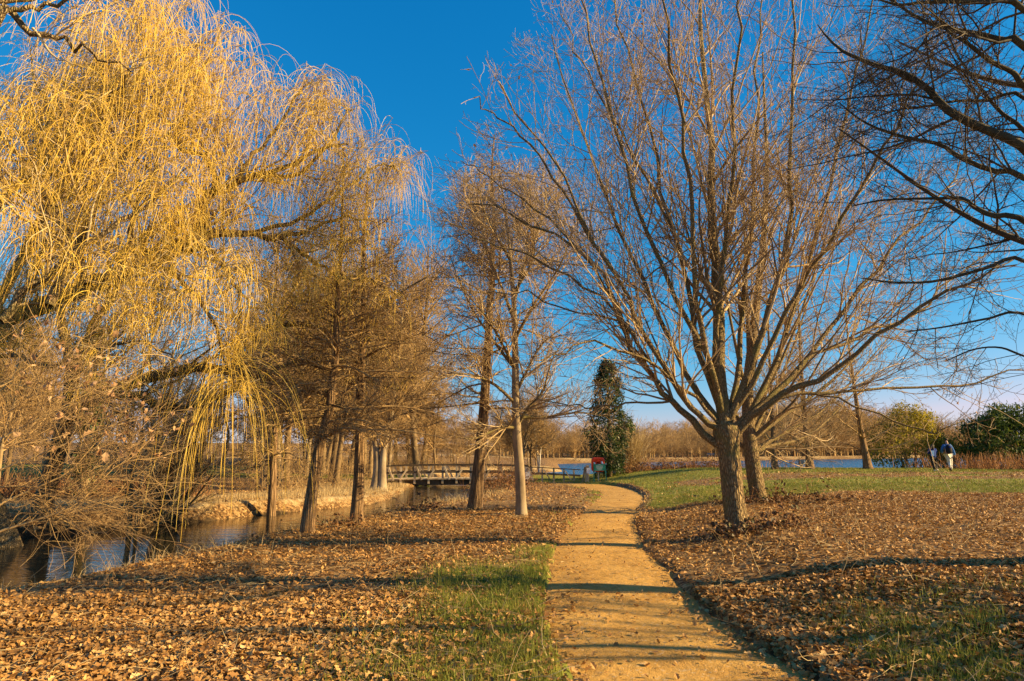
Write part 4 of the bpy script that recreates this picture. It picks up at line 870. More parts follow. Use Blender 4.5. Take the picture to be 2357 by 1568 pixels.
for _ in range(9000):
    if n >= 1150: break
    u = -.02 + .95 * rng.random(); y = 158 + 330 * rng.random() ** 1.2; x = u * y; yf = 150 + .85 * x
    if y < yf + 9 or y > yf + 170 or y > 640: continue
    if y > 480: continue
    if vnoise(x, y, 22, 95) < .22 and y < yf + 45: continue
    V, Q, T = kinds[int(rng.integers(7))]; hh = (6.5 + 5 * rng.random()) * (1 + 1.0 * float(sst(40, 140, x))); a = rng.random() * 6.28; ca, sa = math.cos(a), math.sin(a)
    w = hh * (1.0 + .5 * rng.random()); W_ = np.stack([(V[:, 0] * ca - V[:, 1] * sa) * w + x, (V[:, 0] * sa + V[:, 1] * ca) * w + y, V[:, 2] * hh + float(terrain(x, y))], 1)
    far.add(W_, quads=Q, tint=np.clip(T * .5 + .5 * rng.random(), 0, 1)); n += 1
tag(far.build('far_woodland', M['wood_twig']), 'brown leafless woodland on the slope across the lake', 'woodland', kind='stuff')
# the first trees along the far shore stand apart
LG = 'bare trees along the far shore of the lake'; LL_ = 'bare tree on the far shore at the edge of the hillside wood'
k = 0; sp2 = []
while k < 26:
    u = .16 + .62 * rng.random(); y0 = 150 / (1 - .85 * u); y = y0 + 3 + 9 * rng.random(); x = u * y
    if y > 420 or min([math.hypot(x - a, y - b) for a, b in sp2] + [99]) < 5: continue
    sp2.append((x, y)); s_ = .6 + .5 * rng.random(); dup(protos[k % 5], (x, y, float(terrain(x, y))), rng.random() * 6.28, (s_ * 1.2, s_), LL_, LG); k += 1

# pale twin trunks on the far bank
B = G(868, 1130); d = B[1]
t = thing('twin_trunk_tree', B, 'tree with two pale flaking trunks joined at the foot on the far bank', 'tree')
tr_l = [[(862, 1136), (866, 1100), (868, 1060), (862, 1010), (850, 930), (840, 830), (830, 720), (825, 620)], [(880, 1136), (880, 1100), (882, 1050), (890, 1000), (905, 930), (915, 840), (925, 740), (930, 640)]]
lp_ = np.array([traced(q, d, d + .5, 18) for q in tr_l]); rr_ = np.interp(np.linspace(0, 1, 18), [0, .06, .2, 1], [.36, .25, .19, .03]); lr_ = np.array([rr_, rr_])
for p, r in zip(lp_, lr_):
    m = Mesh(); tubes(m, p[None], r[None], 14, ridge=.05); m.build('trunk', M['pale_bark'], t, B)
crown_mesh(bare_crown(lp_, lr_, 90, 800, 3200, 2500, .45, .5, .5, .5, rt=.008, t0=.3)).build('crown', M['wood_twig'], t, B)

# three trees on the rise by the lake
for uv, d, lab, r in (([(1784, 1080), (1781, 1040), (1778, 980), (1774, 900), (1770, 800), (1766, 700)], 45.5, 'bare tree half hidden behind the leaning oak trunk, first of the three before the lake', .17),
                      ([(1864, 1081), (1861, 1040), (1854, 980), (1848, 900), (1842, 820), (1838, 720)], 45.5, 'bare tree with an upright brown trunk, middle one of the three before the lake', .21),
                      ([(1998, 1080), (1991, 1040), (1981, 990), (1972, 930), (1962, 860), (1950, 760)], 45.5, 'bare tree leaning left with a pale side, nearest the two walkers', .22)):
    x_ = float(P(*uv[0], d)[0]); b = np.array([x_, d, float(terrain(x_, d))])
    t = thing('lakeside_tree', b, lab, 'tree', 'bare trees between lawn and lake')
    p = resample([b - (0, 0, .15)] + [P(u, v, d) for u, v in uv[1:]] + [P(uv[-1][0] - 6, uv[-1][1] - 110, d)], 22)[None]; r_ = np.interp(np.linspace(0, 1, 22), [0, .04, .14, 1], [r * 1.75, r * 1.3, r, .02])[None]
    m = Mesh(); tubes(m, p, r_, 14, ridge=.06); m.build('trunk', M['red_bark'], t, b)
    a, ar = spawn(p, r_, 42, .16, 1, 66, .28, .4, 7, .1, .03, .1, .3, rmax=.05, rmin=.016, lmax=3.6); b2, br = spawn(a, ar, 380, .1, 1, 48, .45, .5, 5, .14, .01, 0, .4, rmax=.02, rmin=.009, lmax=1.4); c_, cr_ = spawn(b2, br, 1500, .1, 1, 50, .5, .6, 3, .18, .0, 0, .6, rmax=.012, rmin=.008, lmax=.6)
    m = Mesh(); tubes(m, a, ar, 5); tubes(m, b2, br, 3); tubes(m, c_, cr_, 3); m.build('crown', M['wood_twig'], t, b)

# white-stemmed birch behind the bridge
x_ = float(P(1240, 1060, 58)[0]); b = np.array([x_, 58, float(terrain(x_, 58)) - .1])
t = thing('birch_tree', b, 'slender pale birch behind the bridge railing', 'tree')
p = np.array([resample([b - (0, 0, .1), b + (dx * .3, 0, 2), b + (dx, 0, 4.2), b + (dx * 1.6, .2, 6.6)], 12) for dx in (-.4, .5)]); r_ = np.array([limb_rad(.09, .012, 12)] * 2)
m = Mesh(); tubes(m, p, r_, 8); m.build('trunk', plain('birch_bark', (.62, .55, .46), .8), t, b)
crown_mesh(bare_crown(p, r_, 60, 420, 1400, 900, .45, .5, .5, .5, rt=.008)).build('crown', M['wood_twig'], t, b)

def leafy(m, cen, n, rad, size, tilt=1.1, lob=False, width=1.0, clump=26, tint0=.5):
    """leaf clumps spread unevenly through a body whose radius at each height the caller gives"""
    pos, tt = [], []
    for _ in range(n // clump):
        c_, rr = cen(), rad
        q = c_ + rng.normal(size=(clump, 3)) * rr; pos.append(q); tt.append(np.clip(tint0 + .18 * rng.normal() + .16 * rng.normal(size=clump), 0, 1))
    pos = np.concatenate(pos); leaves(m, pos, size * (.6 + .7 * rng.random(len(pos))), tilt=tilt, tint=np.concatenate(tt), lobed=lob, width=width)

# ivy-covered trees
def ivy_tree(b, h, prof, label, n, size):
    t = thing('ivy_clad_tree', b, label, 'tree')
    p = resample([b - (0, 0, .1), b + (.05, 0, h * .5), b + (-.1, 0, h * .98)], 14)[None]; m = Mesh(); tubes(m, p, limb_rad(.22, .03)[None], 9); m.build('trunk', M['wood_bark'], t, b)
    def cen():
        s = rng.random() ** .9; r = np.interp(s, *prof) * (.55 + .5 * rng.random()); a = rng.random() * 6.28; return b + np.array([math.cos(a) * r, math.sin(a) * r, s * h])
    m = Mesh(); leafy(m, cen, n, .13, size, tint0=.42); m.build('ivy', M['ivy'], t, b, smooth=False)
    a, ar = spawn(p, limb_rad(.12, .02)[None], 26, .2, 1, 70, .26, .4, 5, .12, .03, .1, .3, rmin=.012, rmax=.03, lmax=2.6); b2, br = spawn(a, ar, 200, .3, 1, 45, .5, .6, 4, .15, .0, 0, .5, rmin=.008, rmax=.012, lmax=.8)
    m = Mesh(); tubes(m, a, ar, 4); tubes(m, b2, br, 3); m.build('crown', M['wood_twig'], t, b)
x_ = float(P(1403, 1100, 50)[0]); b = np.array([x_, 50, float(terrain(x_, 50))])
ivy_tree(b, 8.3, ([0, .12, .3, .42, .5, .62, .8, .95, 1], [1.0, 1.0, 1.35, 1.75, 1.5, 1.1, .95, .55, .15]), 'tree wrapped in dark green ivy standing behind the red life ring', 16000, .17)
x_ = float(P(196, 1080, 27)[0]); b = np.array([x_, 27, float(terrain(x_, 27))])
ivy_tree(b, 6.6, ([0, .3, .8, 1], [.38, .42, .36, .12]), 'ivy-wrapped trunk in the shade beyond the stream at the left', 4200, .14)

def bush(name, label, cat, b, rx, ry, h, n, size, mat, width, tint0=.5, stems=18, clr=.16, flat=.25):
    t = thing(name, b, label, cat)
    m = Mesh(); a_ = rng.random(stems) * 6.28; st = b + np.stack([np.cos(a_) * rx * .4 * rng.random(stems), np.sin(a_) * ry * .4 * rng.random(stems), np.full(stems, -.05)], 1)
    a = grow(st, np.stack([.35 * np.cos(a_), .35 * np.sin(a_), np.ones(stems)], 1), h * (.5 + .4 * rng.random(stems)), 6, .1, (0, 0, 1), 0); tubes(m, a, np.broadcast_to(np.linspace(.035, .01, 7), (stems, 7)), 5); m.build('stems', M['wood_bark'], t, b)
    ph = rng.random(8) * 6.28
    def cen():
        a = rng.random() * 6.28; s = rng.random() ** .7; k = math.sqrt(max(0, 1 - (max(0, s - flat) / (1 - flat)) ** 2)); k *= .72 + .34 * rng.random(); k *= 1 + .16 * math.sin(3 * a + ph[0]) + .12 * math.sin(5 * a + 4 * s + ph[1])
        return b + np.array([math.cos(a) * rx * k, math.sin(a) * ry * k, s * h * (1 + .13 * math.sin(4 * a + ph[2]))])
    m = Mesh(); leafy(m, cen, n, clr, size, tint0=tint0, width=width); m.build('foliage', mat, t, b, smooth=False)
    return t
def on(x, y): return np.array([x, y, float(terrain(x, y))])
bush('bamboo_thicket', 'dark green bamboo thicket with a sunlit top at the right edge', 'bush', on(37.5, 50.5), 4.6, 3.2, 4.0, 15000, .34, M['bamboo'], .42, .42, clr=.24)
bush('evergreen_bush', 'loose yellow-green evergreen behind the two walkers', 'bush', on(30.2, 52.5), 2.7, 2.0, 4.2, 6500, .26, M['yellow_green'], .6, .5, clr=.26)
bush('evergreen_bush', 'small low yellow-green bush tucked against the bamboo thicket', 'bush', on(32.6, 52), 1.5, 1.3, 2.1, 2600, .24, M['yellow_green'], .6, .45, clr=.2)
t = thing('golden_sallow', on(9.6, 58), 'golden-twigged sallow to the right of the ivy-clad tree', 'bush')
b = np.array(t.location); n = 420; a_ = rng.random(n) * 6.28; st = b + np.stack([np.cos(a_) * .7 * rng.random(n), np.sin(a_) * .7 * rng.random(n), np.full(n, -.05)], 1)
a = grow(st, np.stack([.28 * rng.normal(size=n), .28 * rng.normal(size=n), np.ones(n)], 1), 2.5 + 2.6 * rng.random(n), 6, .06, (0, 0, 1), .02); ar = np.broadcast_to(np.linspace(.02, .008, 7), (n, 7))
m = Mesh(); tubes(m, a, ar, 3); m.build('stems', M['willow_twig'], t, b); b2, br = spawn(a, ar, 3600, .2, 1, 28, .4, .7, 3, .1, .02, 0, .6, rmin=.007, rmax=.010, lmax=1.2); m = Mesh(); tubes(m, b2, br, 3); m.build('crown', M['willow_twig'], t, b)
for k, (x, y, h, lab) in enumerate([(176, 226, 20, 'dark pine rising above the brown wood at the right edge'), (163, 232, 15, 'shorter dark pine left of the tall one above the brown wood'), (186, 236, 17, 'dark pine partly cut by the right edge of the view')]):
    b = on(x, y); t = thing('pine_tree', b, lab, 'tree', 'dark pines on the hillside')
    m = Mesh(); tubes(m, resample([b - (0, 0, .3), b + (.2, 0, h * .5), b + (0, 0, h)], 10)[None], limb_rad(.35, .05, 10)[None], 8); m.build('trunk', M['wood_bark'], t, b)
    def cen():
        s = .35 + .65 * rng.random(); a = rng.random() * 6.28; r = (1.05 - s) * h * .42 * (.4 + .6 * rng.random()) + .4; return b + np.array([math.cos(a) * r, math.sin(a) * r, s * h])
    m = Mesh(); leafy(m, cen, 3600, .5, .7, tint0=.5, width=.5, clump=30); m.build('foliage', M['needle'], t, b, smooth=False)

# brambles
def bramble(label, pts, h, n, leaf_n, size=.085, stem=.006, group='bramble patches'):
    c0 = np.mean([p[:2] for p in pts], axis=0); b = on(*c0); t = thing('bramble_patch', b, label, 'bramble', group)
    k = rng.integers(0, len(pts), n); q = np.array(pts)[k]; x = q[:, 0] + q[:, 2] * rng.normal(size=n) * .55; y = q[:, 1] + q[:, 2] * rng.normal(size=n) * .5
    pd, pw_, sd_ = pdist(x, y, PATH); kk = pd > pw_ + .25; x, y = x[kk], y[kk]; n = len(x)
    a = grow(np.stack([x, y, terrain(x, y) - .02], 1), np.stack([.7 * rng.normal(size=n), .7 * rng.normal(size=n), np.ones(n)], 1), h * (.7 + 1.1 * rng.random(n)), 8, .10, (0, 0, -1), .16)
    m = Mesh(); tubes(m, a, np.broadcast_to(np.linspace(stem, stem * .5, 9), (n, 9)), 3); m.build('stems', M['rust_twig'], t, b)
    i = rng.integers(0, n, leaf_n); j = rng.integers(1, 9, leaf_n); pos = a[i, j] + .03 * rng.normal(size=(leaf_n, 3)); pos[:, 2] = np.maximum(pos[:, 2], terrain(pos[:, 0], pos[:, 1]) + .02)
    m = Mesh(); leaves(m, pos, size * (.5 + .8 * rng.random(leaf_n)), tilt=.9, curl=.6); m.build('leaves', M['bramble_leaf'], t, b, smooth=False)
bramble('dark bramble at the foot of the large forked oak', [(OB[0] - .45, OB[1] - .25, .5), (OB[0] - .2, OB[1] - .5, .4), (OB[0] + .35, OB[1] - .3, .5), (OB[0] + .7, OB[1] - .1, .5)], .38, 130, 520, .085, .004)
bramble('reddish bramble spreading from the foot of the leaning oak', [(SB[0] + .5, SB[1] - .5, .8), (SB[0] - .3, SB[1] - .5, .5), (SB[0] + 1.3, SB[1] - 1.0, 1.0), (SB[0] - .6, SB[1] - .2, .4)], .45, 200, 800, .09, .005)
bramble('bramble mound heaped against the near end of the bridge', [(-.9, 40, 1.6), (-.4, 43, 1.3), (-1.2, 37, 1.4), (.1, 44.4, .7)], 1.0, 520, 2600, .11, .009)
bramble('long bank of brown bramble between the green sign and the lake', [(8.6, 52, 1.4), (10.5, 52.5, 1.6), (12.5, 53, 1.6), (14.5, 53.5, 1.5), (16.5, 54, 1.5)], 1.0, 900, 3600, .12, .010)
bramble('low bramble at the water edge between the young alder and the straight cypress', [(-5.8, 13.4, .6)], .40, 60, 160, .08, .005)
bramble('low bramble between the leaning cypress and the split-footed one', [(-4.0, 16.5, .7)], .45, 70, 180, .08, .005)
bramble('low bramble on the bank edge towards the bridge', [(-2.7, 21, .9)], .5, 90, 260, .08, .005)

# fallen branch on the near bank
B = G(190, 1314); t = tag(None or (lambda m: (tubes(m, resample([B + (-.42, -.05, .05), B + (-.1, 0, .07), B + (.2, .06, .06), B + (.45, .05, .09)], 12)[None], limb_rad(.038, .022, 12)[None], 10, ridge=.05), m.build('fallen_branch', M['limb'], None, B))[1])(Mesh()), 'short fallen branch lying on the near bank by the water', 'branch')

# ---------------------------------------------------------------- bridge, signs, people
BOXF = np.array([(0, 1, 3, 2), (4, 6, 7, 5), (0, 4, 5, 1), (2, 3, 7, 6), (0, 2, 6, 4), (1, 5, 7, 3)])
def bar(m, a, b, w, h, up=(0, 0, 1)):
    """a squared timber from a to b, w wide and h deep"""
    a, b = np.asarray(a, float), np.asarray(b, float); t = nrm(b - a); s = np.cross(t, up)
    if np.linalg.norm(s) < 1e-3: s = np.cross(t, (0, 1, 0))
    s = nrm(s); u = np.cross(s, t); V = [p + s * w / 2 * i + u * h / 2 * j for p in (a, b) for i in (-1, 1) for j in (-1, 1)]
    m.add(V, quads=BOXF, tint=rng.random())
def one(name, mat, parent, origin, *bars, smooth=False):
    m = Mesh()
    for q in bars: bar(m, *q)
    return m.build(name, mat, parent, origin, smooth)
BR = np.array([-3.4, 47.0, -.6]); br_ = thing('timber_footbridge', BR, 'timber footbridge with pale braced railings over the stream', 'bridge')
X0, X1 = -8.4, 1.1; DZ = -.24
def ar_(x): return DZ + .08 * max(0.0, 1 - ((x + 3.65) / 4.75) ** 2)
one('deck', M['timber'], br_, BR, *[((x, 45.75, ar_(x)), (x, 48.3, ar_(x)), .17, .07) for x in np.arange(X0 + .1, X1, .185)])
SEG = list(zip(np.linspace(X0, X1, 9)[:-1], np.linspace(X0, X1, 9)[1:]))
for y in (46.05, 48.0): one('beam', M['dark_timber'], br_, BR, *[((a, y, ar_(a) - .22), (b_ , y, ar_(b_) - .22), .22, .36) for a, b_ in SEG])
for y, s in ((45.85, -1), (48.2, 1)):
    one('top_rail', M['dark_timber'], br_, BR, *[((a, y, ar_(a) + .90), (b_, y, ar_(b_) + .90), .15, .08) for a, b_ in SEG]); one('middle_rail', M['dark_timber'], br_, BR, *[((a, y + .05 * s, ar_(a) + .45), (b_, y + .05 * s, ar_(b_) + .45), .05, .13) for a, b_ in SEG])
    for k, x in enumerate(np.arange(X0 + .15, X1, .92)):
        one('post', M['timber'], br_, BR, ((x, y, ar_(x) - .30), (x, y, ar_(x) + .855), .13, .13))
        if k % 2 == 0: one('brace', M['timber'], br_, BR, ((x + .46, y + .07 * s, ar_(x) - .05), (x + .1, y + .055 * s, ar_(x) + .8), .09, .11))
        elif s < 0: one('brace', M['timber'], br_, BR, ((x - .05, y - .11, ar_(x) - .02), (x + .38, y - .095, ar_(x) + .62), .09, .1))
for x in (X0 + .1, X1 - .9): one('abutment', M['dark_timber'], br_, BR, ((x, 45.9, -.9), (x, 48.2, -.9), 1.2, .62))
FE = on(3, 48.4); fe = thing('timber_railing', FE, 'dark timber railing running from the bridge to the pale end post', 'fence')
xs = [1.35, 2.1, 2.9, 3.6, 4.3]
def rz_(x): return -.24 + .80 - .055 * (x - 1.2)
for x in xs: one('post', M['timber'], fe, FE, ((x, 48.3, float(terrain(x, 48.3)) - .2), (x, 48.3, rz_(x) - .03), .12, .12))
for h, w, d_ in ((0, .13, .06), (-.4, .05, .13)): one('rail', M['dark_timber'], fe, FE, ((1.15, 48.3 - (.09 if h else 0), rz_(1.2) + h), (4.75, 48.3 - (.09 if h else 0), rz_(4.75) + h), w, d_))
for x in (2.1, 3.6): one('brace', M['timber'], fe, FE, ((x + .5, 48.2, rz_(x) - .75), (x + .1, 48.2, rz_(x) - .12), .07, .08))
EP = on(5.0, 46.9); ep = thing('end_post', EP, 'thick pale end post leaning beside the small white notice', 'post')
one('post', M['timber'], ep, EP, (EP + (0, 0, -.15), EP + (.10, 0, 1.08), .22, .2)); one('strut', M['timber'], ep, EP, (EP + (-.26, -.02, -.1), EP + (-.06, -.02, .98), .13, .12)); one('bolt', M['black'], ep, EP, (EP + (.07, -.13, .78), EP + (.07, -.09, .78), .05, .05))

def sheet_board(m, c, w, h, th=.02, tilt=0.0):
    ca, sa = math.cos(tilt), math.sin(tilt); V = []
    for yy in (-th / 2, th / 2):
        for i in (-1, 1):
            for j in (-1, 1):
                X, Z = i * w / 2, j * h / 2; V.append(np.asarray(c) + (X * ca + Z * sa, yy, -X * sa + Z * ca))
    m.add(V, quads=BOXF[:, [0, 1, 2, 3]])
def sign(label, u, v, d, w, h, tilt, pole):
    c_ = P(u, v, d); b = on(c_[0], d + .05); t = thing('notice_board', b, label, 'sign', 'white notices by the bridge')
    one('post', M['timber'], t, b, ((b[0] + .02, d + .05, b[2] - .2), (b[0], d + .05, c_[2] + h * .3), pole, pole))
    m = Mesh(); sheet_board(m, c_ - (0, .04, 0), w, h, .02, tilt); m.build('board', M['white'], t, b, smooth=False)
sign('white notice sheet fixed to a post at the near bridge end, tilted', 1213, 1096, 44.8, .37, .52, -.12, .12)
sign('small white notice on a thin stake beside the pale end post', 1354.5, 1083.5, 45.8, .25, .34, .0, .045)

# life ring in its red housing
c_ = P(1376.5, 1069.5, 46.4); b = on(c_[0], 46.4); t = thing('life_ring_housing', b, 'red life ring housing with white bands behind the green sign', 'life ring')
m = Mesh(); n = 40; th = np.arange(n) * 2 * math.pi / n
def sup(a, hw, hh, e=5.0): return np.sign(np.cos(a)) * np.abs(np.cos(a)) ** (2 / e) * hw, np.sign(np.sin(a)) * np.abs(np.sin(a)) ** (2 / e) * hh
rings = []
for yy, s in ((.13, .9), (.13, 1.0), (-.06, 1.0), (-.11, .96), (-.13, .88), (-.13, .62), (-.10, .55), (-.09, .2), (-.09, .001)):
    X, Z = sup(th, .44 * s, .475 * s); rings.append(np.stack([c_[0] + X, np.full(n, 46.4 + yy), c_[2] + Z], 1))
V = np.concatenate(rings); q = [(k * n + i, k * n + (i + 1) % n, (k + 1) * n + (i + 1) % n, (k + 1) * n + i) for k in range(len(rings) - 1) for i in range(n)]
m.add(V, quads=q); m.build('housing', M['red'], t, b)
def ring(m, c, R, r, a0, a1, na=40, nr=12):
    A = np.linspace(a0, a1, na); p = np.stack([c[0] + R * np.cos(A), np.full(na, c[1]), c[2] + R * np.sin(A)], 1)
    tubes(m, p[None], np.full((1, na), r), nr, tint=.5)
m = Mesh(); ring(m, (c_[0], 46.27, c_[2] - .02), .245, .075, 0, 2 * math.pi + .05); rg = m.build('ring', M['red'], t, b)
for a0 in (math.radians(-18), math.radians(150)):
    m = Mesh(); ring(m, (c_[0], 46.265, c_[2] + .0), .262, .082, a0, a0 + math.radians(62), 14); m.build('white_band', M['reflective'], rg, (0, 0, 0)).location = -b
m = Mesh(); A = np.linspace(0, 2 * math.pi, 25)[:-1]; V = [(c_[0], 46.29, c_[2] - .02)] + [(c_[0] + .17 * math.cos(q), 46.29, c_[2] - .02 + .17 * math.sin(q)) for q in A]; m.add(V, tris=[(0, i + 1, (i + 1) % 24 + 1) for i in range(24)]); m.build('recess', M['dark_red'], t, b, smooth=False)
one('post', M['timber'], t, b, ((c_[0] + .02, 46.48, b[2] - .2), (c_[0] + .02, 46.55, c_[2] + .2), .09, .09))

c_ = P(1379.5, 1076, 45.6); b = on(c_[0], 45.6); t = thing('information_sign', b, 'green two-legged sign with pale writing in front of the red life ring', 'sign')
for i, fx in ((-1, -.0), (1, .10)): one('leg', M['green'], t, b, ((c_[0] + i * .36 + fx, 45.6, b[2] - .2), (c_[0] + i * .365, 45.6, c_[2] + .27), .055, .055))
m = Mesh(); sheet_board(m, c_ - (0, .045, 0), .69, .44, .025, -.03); pn = m.build('panel', M['green'], t, b, smooth=False)
m = Mesh()
for k, (w, z, h_) in enumerate([(.14, .185, .022), (.22, .165, .014), (.50, .125, .018), (.46, .085, .016), (.44, .055, .016), (.46, .025, .016), (.50, -.005, .016), (.44, -.035, .016), (.36, -.065, .016), (.34, -.095, .016), (.30, -.122, .014), (.40, -.17, .018)]):
    x = -w / 2                                              # lines of small centred words, too small to read
    while x < w / 2 - .008:
        L = min(.014 + .05 * rng.random(), w / 2 - x); sheet_board(m, c_ + (x + L / 2, -.062, z), L, h_ * .72, .004, -.03); x += L + .009
m.build('lettering', M['lettering'], pn, b, smooth=False).location = (0, 0, 0)

# small box on a post by the lake, bench on the far shore
c_ = P(1846, 1068, 45.2); b = on(c_[0], 45.2); t = thing('post_box_on_stake', b, 'small blue-grey box on a stake between two of the lakeside trees', 'box')
one('stake', M['timber'], t, b, ((c_[0], 45.25, b[2] - .2), (c_[0], 45.25, c_[2] + .1), .09, .09)); m = Mesh(); sheet_board(m, c_ + (0, 0, .12), .36, .34, .26); m.build('box', M['blue_grey'], t, b, smooth=False); m = Mesh(); sheet_board(m, c_ + (.12, -.14, .16), .08, .12, .02); m.build('tag', M['white'], t, b, smooth=False)
r_ = ray(1637, 1058); y = 206.0; x = r_[0] / r_[1] * y; b = on(x, y); t = thing('bench', b, 'dark blue bench on the far shore of the lake', 'bench')
one('seat', M['steel'], t, b, (b + (-1.1, 0, .5), b + (1.1, 0, .5), .6, .12)); one('backrest', M['steel'], t, b, (b + (-1.1, .3, .95), b + (1.1, .3, .95), .08, .6))
for i in (-1, 1): one('leg', M['steel'], t, b, (b + (i * .9, 0, -.1), b + (i * .9, 0, .438), .12, .12))

# people
def skin(name, nodes, edges, mat, parent=None, loc=(0, 0, 0), sub=2, root=0):
    me = bpy.data.meshes.new(name); me.from_pydata([n[:3] for n in nodes], edges, []); o = bpy.data.objects.new(name, me); C.objects.link(o)
    md = o.modifiers.new('Skin', 'SKIN'); md.use_smooth_shade = True; md.branch_smoothing = .6
    if not me.skin_vertices: 
        return o
    for k, n in enumerate(nodes):
        r = n[3]; ry_ = n[4] if len(n) > 4 else r
        me.skin_vertices[0].data[k].radius = (r, ry_)
    me.skin_vertices[0].data[root].use_root = True
    s = o.modifiers.new('Subdivision', 'SUBSURF'); s.levels = sub; s.render_levels = sub
    me.materials.append(mat)
    if parent is not None: o.parent = parent
    else: o.location = tuple(float(q) for q in loc)
    return o
def chain(*ids): return list(zip(ids[:-1], ids[1:]))
def hand(nodes, edges, wrist, w, f, side):
    """palm, four fingers of different lengths and a thumb, hanging in direction f"""
    w, f, side = map(lambda q: np.asarray(q, float), (w, f, side)); f = nrm(f); side = nrm(side); pal = len(nodes); p = w + f * .055
    nodes.append((*p, .022)); edges.append((wrist, pal))
    for k, L in enumerate((.065, .075, .07, .055)):
        a = p + side * (.024 - .016 * k) + f * .035; q1 = a + f * L * .5 ; q2 = q1 + f * L * .45 + np.array([.012, .012, 0]); i = len(nodes)
        nodes.extend([(*a, .009), (*q1, .0085), (*q2, .007)]); edges.extend([(pal, i), (i, i + 1), (i + 1, i + 2)])
    a = p + side * .035; q1 = a + side * .02 + f * .03; i = len(nodes); nodes.extend([(*a, .010), (*q1, .009)]); edges.extend([(pal, i), (i, i + 1)])
def person(label, loc, J, cloth, woman=False):
    n = [J['pel'], J['spine'], J['chest'], J['neck'], J['jaw'], J['skull'], J['shR'], J['elR'], J['wrR'], J['shL'], J['elL'], J['wrL'], J['hipR'], J['knR'], J['anR'], J['toR'], J['hipL'], J['knL'], J['anL'], J['toL'], J['nose']]
    n = [tuple(q) for q in n]
    e = chain(0, 1, 2, 3, 4, 5) + chain(2, 6, 7, 8) + chain(2, 9, 10, 11) + chain(0, 12, 13, 14, 15) + chain(0, 16, 17, 18, 19) + [(4, 20)]
    for wi, el in ((8, 7), (11, 10)):
        w, l = np.array(n[wi][:3]), np.array(n[el][:3]); hand(n, e, wi, w, w - l, (.5, .8, .1))
    body = skin('person', n, e, M['skin'], None, loc, 2); tag(body, label, 'person', 'the two walkers')
    def grown(ids, k): return [(*J[i][:3], J[i][3] + k) for i in ids]
    top = grown(['pel', 'spine', 'chest', 'shR', 'elR', 'wrR', 'shL', 'elL', 'wrL'], .026); top.append((*J['neck'][:3], .068)); top[0] = (*J['hem'][:3], J['hem'][3])
    skin('jacket', top, chain(0, 1, 2) + chain(2, 3, 4, 5) + chain(2, 6, 7, 8) + [(2, 9)], cloth[0], body)
    leg = grown(['pel', 'hipR', 'knR', 'anR', 'hipL', 'knL', 'anL'], cloth[3]); skin('trousers', leg, chain(0, 1, 2, 3) + chain(0, 4, 5, 6), cloth[1], body)
    for s in 'RL':
        a, b_ = np.array(J['an' + s][:3]), np.array(J['to' + s][:3]); skin('shoe', [(*(a + (0, 0, .02)), .05), (*(a * .75 + b_ * .25 + (0, 0, -.035)), .05), (*b_, .042), (*(b_ + (b_ - a) * .35 * np.array([1, 1, .1])), .03)], chain(0, 1, 2, 3), cloth[2], body)
    return body
Jm = dict(pel=(.03, 0, .93, .14), hem=(.03, 0, .86, .165), spine=(.02, 0, 1.15, .145), chest=(0, 0, 1.37, .16), neck=(0, .01, 1.56, .06), jaw=(.01, .03, 1.655, .08), skull=(.005, .02, 1.735, .098), nose=(.075, .125, 1.69, .016),
          shR=(.19, .02, 1.46, .068), elR=(.31, -.01, 1.16, .047), wrR=(.41, .02, .89, .033), shL=(-.19, 0, 1.46, .068), elL=(-.23, .12, 1.18, .045), wrL=(-.14, .3, 1.02, .033),
          hipR=(.12, .03, .88, .11), knR=(.19, .1, .49, .068), anR=(.21, .15, .10, .045), toR=(.27, .26, .045, .03), hipL=(-.04, -.02, .88, .11), knL=(.04, -.01, .47, .068), anL=(-.08, -.22, .21, .045), toL=(-.05, -.17, .06, .03))
MX = float(P(2183, 1060, 38.9)[0]); ml = on(MX, 38.9)
man = person('person in a bright blue jacket and cream trousers striding right with a black backpack', ml, Jm, (M['blue_jacket'], M['cream'], M['shoe'], .022))
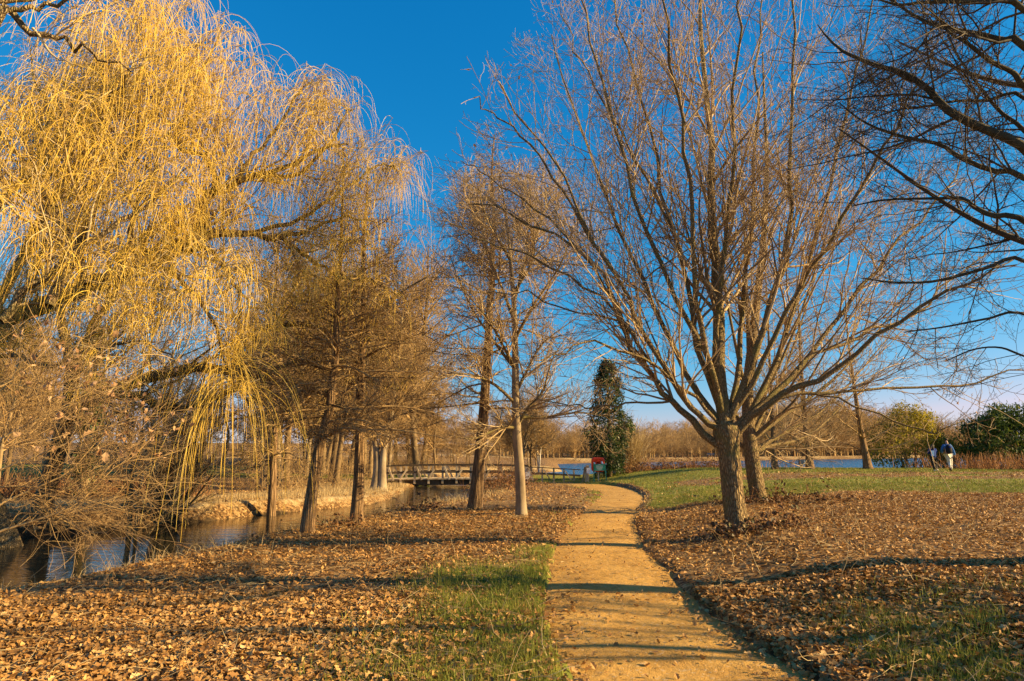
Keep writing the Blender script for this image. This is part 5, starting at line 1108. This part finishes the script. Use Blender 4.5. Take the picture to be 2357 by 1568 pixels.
skin('hair', [(.0, -.01, 1.72, .088), (0, .0, 1.765, .095), (.01, .05, 1.79, .07)], chain(0, 1, 2), M['hair'], man)
bp = skin('backpack', [(-.03, -.16, .98, .17, .13), (-.03, -.2, 1.12, .19, .14), (-.03, -.19, 1.35, .17, .12), (-.03, -.17, 1.49, .13, .09)], chain(0, 1, 2, 3), M['black'], None, ml); tag(bp, 'black backpack worn by the walker in the bright blue jacket', 'backpack')
skin('pocket', [(-.02, -.31, 1.28, .08, .03), (-.02, -.30, 1.42, .075, .03)], [(0, 1)], M['navy'], bp)
for s in (-1, 1): skin('strap', [(-.02 + s * .1, -.14, 1.49, .02), (s * .12, -.02, 1.545, .022), (s * .125, .15, 1.45, .022), (s * .13, .17, 1.25, .02)], chain(0, 1, 2, 3), M['black'], bp)
wx = ml[0] - .95; wlc = on(wx, 38.7)
Jw = dict(pel=(0, 0, .80, .13), hem=(0, 0, .68, .185), spine=(0, 0, .98, .135), chest=(0, 0, 1.17, .135), neck=(.01, .01, 1.33, .05), jaw=(.03, .03, 1.405, .07), skull=(.02, .01, 1.465, .088), nose=(.12, .05, 1.425, .014),
          shR=(.15, .02, 1.24, .06), elR=(.24, .08, 1.0, .045), wrR=(.14, .25, 1.08, .03), shL=(-.15, .02, 1.24, .06), elL=(-.2, .1, .99, .045), wrL=(-.05, .26, 1.06, .03),
          hipR=(.1, .02, .76, .095), knR=(.14, .08, .44, .062), anR=(.15, .0, .12, .04), toR=(.22, .1, .045, .028), hipL=(-.07, 0, .76, .095), knL=(-.03, .06, .42, .06), anL=(.02, .05, .09, .04), toL=(.1, .14, .04, .028))
wom = person('person with long dark hair in a royal blue hooded top and black leggings', wlc, Jw, (M['navy'], M['black'], M['white_shoe'], .008))
skin('hair', [(.015, -.02, 1.48, .092), (-.02, -.06, 1.40, .085), (-.04, -.09, 1.28, .075), (-.03, -.11, 1.18, .05)], chain(0, 1, 2, 3), M['hair'], wom)
m = Mesh(); sheet_board(m, (-.12, -.168, 1.0), .17, .30, .012, .03); m.build('print', M['print'], wom, smooth=False)
